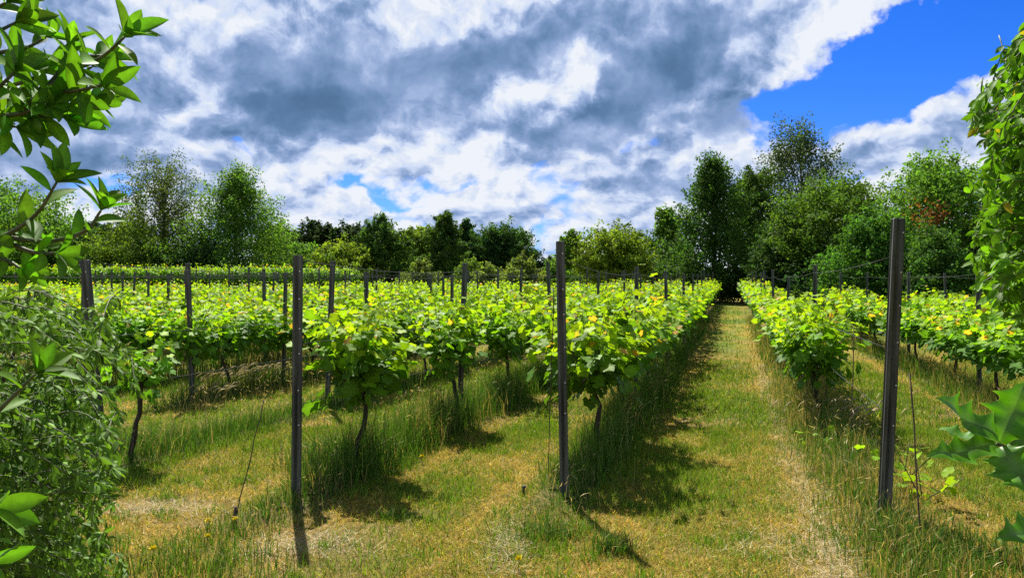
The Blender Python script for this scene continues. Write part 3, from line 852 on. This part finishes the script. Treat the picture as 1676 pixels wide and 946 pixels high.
def make_tree(kind, H, W, seed, nleaf=9000, lsz=.17, col=(.06, .12, .02), clump=None, bare=.0):
    rng = np.random.default_rng(seed); tr = MB(); lf = MB(); col = np.array(col)
    nc = max(30, int(nleaf / 62)); cen = crown_points(kind, H, W, nc, rng)
    t = np.linspace(0, 1, 10); hb = {'bush': .45, 'round': .8, 'birch': .88}.get(kind, .96)
    r0 = .012 * H + .04; wob = np.cumsum(rng.normal(0, .012 * H, (10, 2)), 0) * .5; wob -= wob[0]
    ax = np.column_stack([wob, t * H * hb]); ax[0, 2] = -.3
    tr.tube(ax, r0 * (1 - t) ** .8 + .015, 7)
    sel = rng.permutation(nc)[:min(nc, 46)]
    for i in sel:
        c = cen[i]; zb = c[2] * (.45 if kind in ('round', 'bush') else .72 if kind != 'airy' else .55); k = np.clip(zb / (H * hb), 0, .95) * 9; j = int(k)
        b = ax[j] + (ax[j + 1] - ax[j]) * (k - j); q = np.linspace(0, 1, 6)[:, None]; mid = np.array([0, 0, .12 * np.linalg.norm(c - b)])
        tr.tube(b + (c - b) * q + mid * (q - q * q) * 2, np.linspace(r0 * .30, .008, 6), 5)
    cs = (clump or W * .075) * rng.uniform(.6, 1.4, nc); per = rng.poisson(nleaf / nc * cs / cs.mean())
    idx = np.repeat(np.arange(nc), per); n = len(idx)
    # leaves sit on sprays that point outwards and a little up from the trunk
    g = rng.normal(0, 1, (n, 3)); g *= np.minimum(1, 1.7 / np.linalg.norm(g, axis=1))[:, None]
    sp = unit(cen * np.array([1, 1, 0]) + np.array([0, 0, W * (.30 if kind in ('cone', 'column') else .18)]) + rng.normal(0, W * .12, (nc, 3)))[idx]
    al = rng.uniform(-1.3, 2.3, n)
    off = (g * np.array([.62, .62, .42]) * (1.15 - .35 * al)[:, None] + sp * al[:, None]) * cs[idx][:, None]
    if kind == 'birch':
        low = rng.random(n) < .7; off[:, 2] -= low * rng.random(n) ** 1.2 * H * .22; off[:, :2] *= np.where(low, .45, 1)[:, None]
    if kind == 'airy': off *= np.array([.75, .75, 1.6])
    pos = cen[idx] + off; pos[:, 2] = np.maximum(pos[:, 2], .15)
    nrm = unit(off) * .6 + np.array([0, 0, .55]) + rng.normal(0, .55, (n, 3)); axi = rdir(n, rng) + np.array([0, 0, -.5 if kind != 'airy' else .3])
    tone = rng.uniform(.62, 1.4, nc)[idx] * rng.uniform(.65, 1.35, n)
    hue = rng.normal(0, .07, nc)[idx][:, None] * np.array([1.0, .2, -.3])
    C = np.clip(col * tone[:, None] * (1 + hue), .004, .6)
    lf.leaves(DIAMOND, pos, axi, nrm, lsz * rng.uniform(.65, 1.3, n), C, 1.25)
    return tr.mesh('trunk', M_bark, True), lf.mesh('crown', M_tree)


G1, G2, G3, G4, G5, G6 = (.045, .095, .016), (.075, .150, .020), (.105, .175, .022), (.030, .068, .016), (.10, .135, .03), (.12, .17, .018)
TREES = [  # u centre, top v, width px, distance, kind, colour, leaves, leaf size, name, label
    (20, 300, 170, 43, 'round', G2, 9000, .20, 'broadleaf_tree', 'broad green tree at the left edge behind the foreground leaves'),
    (268, 242, 128, 48, 'birch', (.06, .095, .022), 8500, .15, 'birch_tree', 'tall airy weeping birch with hanging twigs against the sky'),
    (388, 272, 172, 46, 'cone', G2, 17000, .17, 'hornbeam_tree', 'broad cone-shaped bright green tree right of the weeping birch'),
    (222, 352, 120, 44, 'bush', G3, 6500, .17, 'leafy_bush', 'light green bush under the weeping birch'),
    (140, 378, 130, 45, 'bush', G1, 6000, .18, 'leafy_bush', 'dark green bush left of the birch behind foreground leaves'),
    (330, 378, 130, 44, 'bush', G4, 6000, .17, 'leafy_bush', 'dark bush between the birch and the cone-shaped tree'),
    (500, 398, 90, 60, 'bush', G2, 5000, .2, 'leafy_bush', 'green bush just right of the cone-shaped tree'),
    (565, 392, 100, 58, 'bush', G6, 5500, .2, 'leafy_bush', 'yellow-green spreading bush in front of the far wood'),
    (622, 357, 78, 60, 'column', G1, 8000, .19, 'broadleaf_tree', 'dark tree with a spiky top left of the round bright one'),
    (688, 367, 76, 66, 'round', G3, 6500, .22, 'broadleaf_tree', 'round bright green tree left of the narrow pointed tree'),
    (728, 344, 58, 60, 'column', G1, 7500, .18, 'alder_tree', 'narrow pointed green tree, tallest of the distant middle trees'),
    (763, 355, 42, 70, 'column', G4, 5500, .2, 'alder_tree', 'slim dark tree right behind the narrow pointed tree'),
    (820, 362, 86, 68, 'round', G4, 10000, .2, 'broadleaf_tree', 'dense dark round tree left of the gap of open sky'),
    (690, 424, 72, 51, 'bush', G5, 5000, .15, 'leafy_bush', 'pale olive rounded bush at the far edge of the vines'),
    (768, 420, 62, 54, 'bush', G3, 3800, .16, 'leafy_bush', 'green bush right of the pale olive bush'),
    (800, 430, 60, 52, 'bush', G5, 3600, .15, 'leafy_bush', 'low olive bush below the dense dark round tree'),
    (858, 418, 70, 56, 'bush', G5, 4200, .16, 'leafy_bush', 'greyish olive bush under the gap of open sky'),
    (905, 425, 60, 60, 'bush', G2, 3600, .18, 'leafy_bush', 'green bush directly behind the top of the central post'),
    (935, 377, 56, 76, 'column', G2, 4500, .24, 'broadleaf_tree', 'slender distant tree just right of the central post'),
    (1003, 364, 104, 50, 'round', (.105, .155, .016), 8500, .17, 'field_maple_tree', 'round yellow-green tree with visible trunk at the field end'),
    (1092, 334, 105, 60, 'cone', G2, 7500, .2, 'broadleaf_tree', 'light green tree stepping up left of the tall dark tree'),
    (1166, 242, 142, 54, 'cone', G1, 16000, .17, 'alder_tree', 'tall dark pointed tree at the end of the grass path'),
    (1235, 262, 92, 60, 'round', G1, 10000, .19, 'broadleaf_tree', 'tall green tree between the pointed tree and the airy poplar'),
    (1306, 190, 150, 70, 'airy', (.052, .088, .035), 9000, .2, 'poplar_tree', 'tallest tree, an airy grey-green poplar against the clouds'),
    (1365, 282, 160, 44, 'round', G2, 15000, .16, 'oak_tree', 'large domed green tree right of the airy poplar'),
    (1290, 340, 110, 46, 'bush', G4, 8500, .17, 'leafy_bush', 'dark tall bush under the domed green tree'),
    (1430, 332, 140, 27, 'bush', (.050, .115, .016), 15000, .10, 'leafy_bush', 'glossy dark green rounded bush left of the leaning post top'),
    (1530, 246, 170, 31, 'round', G2, 15000, .12, 'broadleaf_tree', 'big leafy tree behind the leaning post, partly turning red'),
    (1535, 372, 150, 25, 'bush', (.042, .10, .016), 10000, .10, 'leafy_bush', 'dark low bush right of the leaning post above the vines'),
    (1640, 300, 150, 28, 'bush', G2, 9000, .12, 'leafy_bush', 'tall bush behind the climbing leaves at the right edge'),
]


def build_trees():
    for i, (u, v, w, Y, kind, col, nl, ls, name, lab) in enumerate(TREES):
        if u < 460: Y += 14                                   # they stand behind the back block of vines
        p = at(u, v, Y); g = float(gz(p[0], Y)); H = p[2] - g; W = w / FPX * Y
        tm, fm = make_tree(kind, H * {'cone': .88, 'airy': .87, 'birch': .93, 'round': .91, 'column': .93}.get(kind, .94), W * 1.08, 900 + i, int(nl * (2.6 if kind == 'airy' else 2.1 if kind == 'birch' else 2.2)), ls * .95, np.array(col) * (1.25 if 1100 < u < 1420 else 1.45))
        r = thing(name, lab, 'bush' if kind == 'bush' else 'tree', (p[0], Y, g), 'trees and bushes round the vineyard'); link('trunk', tm, r); link('crown', fm, r)
        if 'turning red' in lab:
            rng = np.random.default_rng(4); mb = MB(); n = 280; c = at(1522, 352, Y - W * .62) - np.array([p[0], Y, g])
            pos = c + rng.normal(0, 1, (n, 3)) * np.array([.34, .2, .28]); mb.leaves(DIAMOND, pos, rdir(n, rng), rdir(n, rng) + [0, 0, .6], .11, np.array([.26, .10, .04]) * rng.uniform(.6, 1.3, (n, 1)), 1.2)
            q = mb.build('reddish_foliage', M_tree, r); q['label'] = 'rusty red leaf spray'
    # understory along the back edge and the far wood
    rng = np.random.default_rng(77); und = [make_tree('bush', 3.4, 5.0, 960 + i, 5500, .17, G4 if i else G1) for i in range(3)]
    lst = [(u, Y) for u, Y in ((60, 60), (110, 62), (175, 59), (285, 61), (350, 60), (420, 60), (470, 60), (530, 62), (600, 64), (650, 62), (710, 64), (790, 64), (960, 58), (1030, 57), (1075, 57), (1130, 56), (1180, 56), (1225, 54), (1262, 52), (1320, 50), (1400, 40), (1350, 44), (1480, 34), (1590, 33), (1640, 36))]
    pr = []
    for tm, fm in und:
        r = thing('understory_bush', 'x', 'bush'); link('trunk', tm, r); link('crown', fm, r); pr.append([r, 0])
    for u, Y in lst:
        k = int(rng.integers(3)); r = pr[k][0] if not pr[k][1] else dup(pr[k][0]); pr[k][1] = 1
        x = (u - 838) / FPX * Y; r.location = (x, Y, float(gz(x, Y))); r.rotation_euler = (0, 0, rng.uniform(0, 6.28)); s = rng.uniform(.75, 1.15); r.scale = (s, s, s * rng.uniform(.8, 1.05) * (.8 if u < 1000 else 1))
        side = 'left of the central post' if u < 900 else 'right of the central post'
        tag(r, 'dark shaded bush along the foot of the trees, %s' % side, 'bush', 'understory bushes ' + side)
    fw = [make_tree('column', 12.0, 5.5, 980 + i, 4200, .42, (.030, .062, .018)) for i in range(4)]; pr = []
    for tm, fm in fw:
        r = thing('forest_tree', 'dark tree in the far wood closing the left horizon', 'tree', group='trees of the far wood'); link('trunk', tm, r); link('crown', fm, r); pr.append([r, 0])
    us = list(np.arange(440, 612, 11)) + list(np.arange(615, 830, 18)) + list(np.arange(0, 210, 22)) + list(np.arange(838, 1060, 17))
    for u in us:
        k = int(rng.integers(4)); r = pr[k][0] if not pr[k][1] else dup(pr[k][0]); pr[k][1] = 1
        Y = rng.uniform(112, 130); x = (u - 838) / FPX * Y; top = 376 + rng.normal(0, 4) + (22 if u > 612 else 0) + (-8 if u < 210 else 0) + (14 if u > 830 else 0) + (8 if 845 < u < 925 else 0)
        h = CAMZ + (473 - top) / FPX * Y - .95; r.location = (x, Y, .95); s = h / 12; r.scale = (1.0, 1.0, s); r.rotation_euler = (0, 0, rng.uniform(0, 6.28))
        if u > 612: tag(r, 'low dark tree in the far wood along the middle horizon', 'tree', 'trees of the far wood, middle')


build_trees()


# ------------------------------------------------------------------ foreground: broad-leaved evergreen on the left
LAUREL = tmpl_blade_leaf(7, .19, .45, .18)
LAURELB = tmpl_blade_leaf(7, .17, .3, .35)


def twig_leaves(mb, pts, rng, sz, gap, end=6, col=(.090, .220, .016), start=.25, face=None):
    """leaves set alternately along a twig with a whorl at its tip"""
    pts = np.asarray(pts); seg = np.linalg.norm(np.diff(pts, axis=0), axis=1); cum = np.concatenate([[0], np.cumsum(seg)]); L = cum[-1]
    P, A, N, Z = [], [], [], []
    s = L * start; k = rng.integers(4)
    while s < L:
        j = min(len(seg) - 1, np.searchsorted(cum, s) - 1); j = max(j, 0); f = (s - cum[j]) / seg[j]; p = pts[j] + (pts[j + 1] - pts[j]) * f
        d = unit(pts[j + 1] - pts[j]); ph = k * 2.4 + rng.normal(0, .3); k += 1
        a = np.cross(d, [0, 1, .2]); a = unit(a); b = np.cross(d, a); rad = np.cos(ph) * a + np.sin(ph) * b
        P.append(p); A.append(d * .55 + rad + np.array([0, 0, .02])); N.append(d * .8 - rad * .45 + np.array([0, -.35, .5]) + rng.normal(0, .25, 3)); Z.append(sz * rng.uniform(.75, 1.1)); s += gap * rng.uniform(.7, 1.3)
    d = unit(pts[-1] - pts[-2]); a = unit(np.cross(d, [0, 1, .2])); b = np.cross(d, a)
    for i in range(end):
        ph = i * 6.283 / end + rng.normal(0, .25); rad = np.cos(ph) * a + np.sin(ph) * b; w = rng.uniform(.35, 1.0)
        P.append(pts[-1]); A.append(d * 1.0 + rad * w); N.append(d * w - rad * .9 + np.array([0, -.2, .3])); Z.append(sz * rng.uniform(.75, 1.15))
    n = len(P); rr = rng.random(n)
    mb.leaves(LAUREL, np.array(P), np.array(A), np.array(N), np.array(Z), np.array(col) * rng.uniform(.7, 1.5, (n, 1)) * (1 + rng.normal(0, .08, (n, 3))), None, np.tile([.88, 1.4, .95], 8))


def smooth_path(p, n=10):
    p = np.asarray(p, float); t = np.linspace(0, len(p) - 1, n * (len(p) - 1) + 1); i = np.minimum(len(p) - 2, t.astype(int)); f = (t - i)[:, None]
    q = np.concatenate([[2 * p[0] - p[1]], p, [2 * p[-1] - p[-2]]]); a, b, c, d = q[i], q[i + 1], q[i + 2], q[i + 3]
    return .5 * (2 * b + (c - a) * f + (2 * a - 5 * b + 4 * c - d) * f * f + (3 * b - a - 3 * c + d) * f ** 3)


def build_laurel():
    rng = np.random.default_rng(31); r = thing('evergreen_shrub', 'broad-leaved evergreen shrub reaching in from the left edge with glossy leafy twigs', 'shrub', (-1.22, 1.25, 0)); org = np.array([-1.22, 1.25, 0])
    st, lf = MB(), MB()
    tw = [  # twig (u, v, distance) lists, leaf size, gap, leaves at the tip
        ([(-90, 270, 1.15), (40, 175, 1.15), (110, 122, 1.14), (165, 95, 1.12), (203, 62, 1.10)], .058, .015, 7),
        ([(40, 175, 1.15), (80, 150, 1.12), (120, 150, 1.08), (165, 140, 1.06)], .056, .015, 5),
        ([(30, 178, 1.15), (70, 190, 1.13), (105, 192, 1.11)], .055, .015, 5),
        ([(-90, 90, 1.12), (-20, 60, 1.12), (25, 38, 1.12)], .058, .016, 7),
        ([(60, 160, 1.15), (95, 120, 1.17), (112, 78, 1.18)], .054, .015, 6),
        ([(-90, 220, 1.08), (-20, 160, 1.07), (25, 118, 1.06)], .06, .017, 6),
        ([(-90, 240, 1.1), (-20, 205, 1.1), (25, 208, 1.1)], .055, .016, 5),
        ([(-30, 195, 1.12), (40, 185, 1.1), (75, 172, 1.09)], .055, .013, 5),
        ([(-80, 150, 1.2), (20, 140, 1.2), (70, 120, 1.2)], .055, .014, 5),
        ([(30, 178, 1.2), (75, 140, 1.22), (120, 130, 1.24), (150, 110, 1.24)], .052, .015, 6),
        ([(-90, 130, 1.22), (-10, 90, 1.22), (40, 80, 1.2), (75, 62, 1.2)], .05, .015, 6),
        ([(40, 175, 1.12), (90, 165, 1.16), (150, 165, 1.18)], .052, .013, 6),
        ([(-80, 170, 1.25), (20, 165, 1.24), (80, 175, 1.22), (120, 170, 1.2)], .052, .013, 5),
        ([(110, 122, 1.14), (140, 95, 1.14), (170, 92, 1.15)], .05, .015, 5),
        ([(-60, 30, 1.16), (-10, 15, 1.16), (10, 5, 1.16)], .05, .015, 6),
        ([(-90, 430, 1.12), (5, 388, 1.12), (60, 350, 1.1), (92, 300, 1.08)], .052, .022, 8),
        ([(5, 388, 1.12), (80, 395, 1.13), (140, 378, 1.14), (165, 345, 1.14)], .05, .017, 8),
        ([(5, 392, 1.12), (50, 412, 1.1), (92, 415, 1.09)], .046, .014, 5),
        ([(-60, 420, 1.14), (5, 425, 1.13), (35, 440, 1.12)], .046, .014, 5),
        ([(-90, 760, 1.2), (-10, 680, 1.2), (30, 640, 1.2), (58, 612, 1.2)], .06, .05, 7),
        ([(-120, 830, 1.0), (-60, 828, 1.0), (-22, 830, 1.0)], .062, .03, 5),
        ([(-120, 900, 1.05), (-60, 905, 1.05), (-25, 915, 1.05)], .055, .03, 4),
    ]
    for pts, sz, gap, end in tw:
        p = smooth_path([at(*q) - org for q in pts], 6); st.tube(p, np.linspace(.0045, .0018, len(p)), 6); twig_leaves(lf, p, rng, sz * 1.08, gap * 1.1, end)
    # limbs from the trunk out to the twigs
    tk = smooth_path([(0, 0, -.1), (.02, .02, .5), (-.03, 0, 1.2), (.02, -.03, 2.1)], 6); tb = MB(); tb.tube(tk, np.linspace(.03, .012, len(tk)), 8)
    for z0, q in ((1.55, (-90, 270, 1.15)), (1.75, (-90, 90, 1.12)), (1.6, (-90, 220, 1.08)), (1.5, (-90, 240, 1.1)), (1.35, (-90, 430, 1.12)), (1.3, (-60, 420, 1.14)), (.9, (-90, 760, 1.2)), (.8, (-120, 830, 1.0)), (.75, (-120, 900, 1.05)), (1.6, (-80, 150, 1.2))):
        e = at(*q) - org; st.tube(smooth_path([(0, 0, z0), e * .5 + np.array([0, 0, z0 * .5 + .03]), e], 5), np.linspace(.009, .0045, 11), 6)
    tb.build('trunk', M_bark, r, True); st.build('twigs', M_twig, r, True); lf.build('foliage', M_fore, r, True)


build_laurel()


def build_feathery():
    """drooping shrub with narrow leaves at the lower left"""
    rng = np.random.default_rng(63); org = np.array([-2.15, 2.75, 0]); r = thing('narrow_leaved_shrub', 'dark drooping shrub with small narrow leaves filling the lower left corner', 'shrub', tuple(org))
    st, tw, lf = MB(), MB(), MB()
    for i in range(9):
        a = rng.uniform(-.6, .8); e = np.array([rng.uniform(.0, .55), rng.uniform(-.7, .3), rng.uniform(.9, 1.75)])
        st.tube(smooth_path([(rng.normal(0, .05), rng.normal(0, .05), -.05), e * .5 + np.array([-.05, 0, .1]), e], 6), np.linspace(.016, .005, 13), 6)
    N1 = tmpl_blade_leaf(3, .165, .3, .3)
    P, A, N, Z, C = [], [], [], [], []
    for i in range(620):
        # tips aim into the part of the view the shrub fills, longest in its middle
        v = rng.uniform(465, 980); lim = np.interp(v, [465, 520, 580, 650, 720, 800, 860, 950], [110, 205, 245, 215, 205, 190, 170, 225])
        u = -150 + (lim + 150) * rng.random() ** .62; Y = rng.uniform(1.75, 3.0); e = at(u, v, Y) - org
        L = rng.uniform(.22, .5); dirn = unit(np.array([rng.uniform(.2, 1.0), rng.uniform(-.7, .2), rng.uniform(-.1, .35)]))
        b = e - dirn * L + np.array([0, 0, .03]); q = np.linspace(0, 1, 7)[:, None]
        p = b + (e - b) * q + np.array([0, 0, .35 * L]) * (q - q * q); p[:, 2] -= (.22 * L * q ** 2)[:, 0]
        if (p[:, 2] < .03).any() or (v < 640 and rng.random() < .5): continue
        tw.tube(p, np.linspace(.0022, .0008, 7), 4)
        n = int(L / .011); t = rng.random(n); j = np.minimum(5, (t * 6).astype(int)); c = p[j] + (p[j + 1] - p[j]) * (t * 6 - j)[:, None]
        d = unit(p[j + 1] - p[j]); out = unit(np.cross(d, rdir(n, rng)))
        P.append(c); A.append(d * .8 + out * .8 + np.array([0, 0, -.35])); N.append(out * -.3 + np.array([0, -.2, .8]) + rng.normal(0, .4, (n, 3)))
        Z.append(rng.uniform(.024, .042, n)); C.append(np.array([.105, .21, .022]) * rng.uniform(.55, 1.6, (n, 1)) * rng.uniform(.7, 1.25))
    lf.leaves(N1, np.concatenate(P), np.concatenate(A), np.concatenate(N), np.concatenate(Z), np.concatenate(C))
    st.build('stems', M_bark, r, True); tw.build('twigs', M_twig, r, True); lf.build('foliage', M_feath, r, True)


build_feathery()


def build_right_shrub():
    """tall leafy shrub leaning in from the right edge"""
    rng = np.random.default_rng(83); org = np.array([3.35, 4.3, 0]); r = thing('leafy_shrub', 'tall bright leafy shrub hanging in over the right edge above the vines', 'shrub', tuple(org)); st, tw, lf = MB(), MB(), MB()
    LV = tmpl_blade_leaf(4, .24, .3, .25)
    for i in range(7):
        e = np.array([rng.uniform(-.8, .3), rng.uniform(-.5, .4), rng.uniform(1.6, 2.9)]); st.tube(smooth_path([(rng.normal(0, .06), rng.normal(0, .06), -.1), e * .5 + np.array([.1, 0, .2]), e], 6), np.linspace(.028, .007, 13), 6)
    P, A, N, Z, C = [], [], [], [], []
    for i in range(800):
        v = rng.uniform(60, 540); lim = np.interp(v, [60, 85, 160, 185, 250, 330, 420, 470, 500, 540], [1655, 1650, 1640, 1588, 1600, 1612, 1590, 1598, 1640, 1670])
        u = lim + (1800 - lim) * rng.random() ** 1.1; Y = rng.uniform(3.5, 4.7); e = at(u, v, Y) - org
        L = rng.uniform(.2, .45); dirn = unit(np.array([-rng.uniform(.1, 1), rng.uniform(-.5, .4), rng.uniform(-.75, .35)])); b = e - dirn * L
        q = np.linspace(0, 1, 6)[:, None]; p = b + (e - b) * q + np.array([0, 0, .3 * L]) * (q - q * q)
        tw.tube(p, np.linspace(.004, .0014, 6), 4); n = int(L / .022); t = rng.random(n) ** .8; j = np.minimum(4, (t * 5).astype(int)); c = p[j] + (p[j + 1] - p[j]) * (t * 5 - j)[:, None]
        d = unit(p[j + 1] - p[j]); out = unit(np.cross(d, rdir(n, rng)))
        P.append(c); A.append(d * .7 + out + np.array([0, 0, -.5])); N.append(np.array([-.15, -.35, .7]) + rng.normal(0, .45, (n, 3)))
        Z.append(rng.uniform(.045, .082, n)); y = (rng.random(n) < .03)[:, None]
        C.append(np.where(y, np.array([.42, .34, .03]), np.array([.125, .275, .018]) * rng.uniform(.55, 1.5, (n, 1))))
    lf.leaves(LV, np.concatenate(P), np.concatenate(A), np.concatenate(N), np.concatenate(Z), np.concatenate(C))
    st.build('stems', M_bark, r, True); tw.build('twigs', M_twig, r, True); lf.build('foliage', M_fore, r, True)


build_right_shrub()


def holly_leaf(mb, base, tip, wid, nrm, spines=4, seed=0):
    """spiny wavy leaf with a pale horny rim"""
    rng = np.random.default_rng(seed); base, tip = np.asarray(base), np.asarray(tip); ax = tip - base; L = np.linalg.norm(ax); ax = ax / L
    yy = unit(np.cross(nrm, ax)); zz = np.cross(ax, yy); n = spines * 8 + 4; t = np.linspace(0, 1, n + 1)
    prof = np.sin(math.pi * np.clip(t * .93 + .05, 0, 1)) ** .75 * wid
    ph = (t * spines * 1.0) % 1.0; tooth = np.abs(2 * ph - 1) ** 2.2                 # cusps at the spines, arcs between
    Wd = prof * (.62 + .50 * tooth); Wd[0] = .0012; Wd[-1] = .0006; Wd[-2] *= .35
    V, C, F = [], [], []; g, m_, e = np.array([.085, .25, .012]), np.array([.10, .22, .05]), np.array([.34, .40, .10])
    bend = -.16 * L * t ** 2 + .05 * L * np.sin(t * 9)
    for i in range(n + 1):
        wv = .30 * wid * (tooth[i] - .35) * np.sin(math.pi * t[i])
        for f, dz, cc in ((-1, 1.0, e), (-.94, .85, g), (-.5, .22, g), (-.05, .0, m_), (0.0, -.012, m_), (.05, .0, m_), (.5, .22, g), (.94, .85, g), (1, 1.0, e)):
            V.append(base + ax * (t[i] * L) + yy * (f * Wd[i]) + zz * (bend[i] + dz * wv + abs(f) * .25 * Wd[i])); C.append(cc * rng.uniform(.92, 1.08))
    for i in range(n):
        for j in range(8): a = i * 9 + j; F.append([a, a + 9, a + 10, a + 1])
    mb.add(V, [np.array(F)], np.array(C))


def build_holly():
    org = np.array([.86, .86, 0]); r = thing('holly_shrub', 'spiny dark green holly sprig poking in from the lower right edge', 'shrub', tuple(org)); st, lf = MB(), MB(); Y = .78
    k = lambda u, v, d=0: at(u, v, Y + d) - org
    c = (1630, 727)
    specs = [((1634, 722, 0), (1552, 645, -.03), .021, (.35, -.75, .55), 4), ((1636, 724, .01), (1676, 628, -.01), .026, (-.5, -.8, .35), 4), ((1628, 728, .015), (1536, 692, .06), .016, (.05, -.35, .95), 4),
             ((1632, 730, 0), (1529, 737, -.03), .017, (-.1, -.72, .62), 4), ((1636, 732, -.01), (1690, 800, -.05), .028, (-.35, -.85, .4), 4), ((1645, 726, .02), (1740, 700, .0), .026, (0, -.8, .55), 4),
             ((1740, 862, .0), (1640, 872, -.02), .022, (0, -.6, .8), 4), ((1730, 870, 0), (1700, 950, 0), .022, (0, -.8, .5), 4)]
    for i, (b, t, w, nrm, s) in enumerate(specs): holly_leaf(lf, k(*b), k(*t), w, np.array(nrm), s, i)
    st.tube(smooth_path([k(1860, 800, .05), k(1740, 770, .02), k(1632, 726, 0)], 6), np.linspace(.004, .002, 13), 7); st.tube(smooth_path([k(1860, 880, .05), k(1800, 868, .02), k(1735, 866, 0)], 6), np.linspace(.004, .002, 13), 7)
    e1, e2 = k(1860, 800, .05), k(1860, 880, .05); tk = MB(); tk.tube(smooth_path([(0, 0, -.1), (.02, .02, .6), (0, .03, 1.25)], 6), np.linspace(.02, .008, 13), 8)
    for z0, e in ((1.3, e1), (1.2, e2)): st.tube(smooth_path([(.015, .02, z0 - .12), e * .5 + np.array([.01, .01, z0 * .5]), e], 5), np.linspace(.006, .004, 11), 6)
    tk.build('trunk', M_bark, r, True); st.build('twigs', M_twig, r, True); lf.build('foliage', M_holly, r, True)


build_holly()
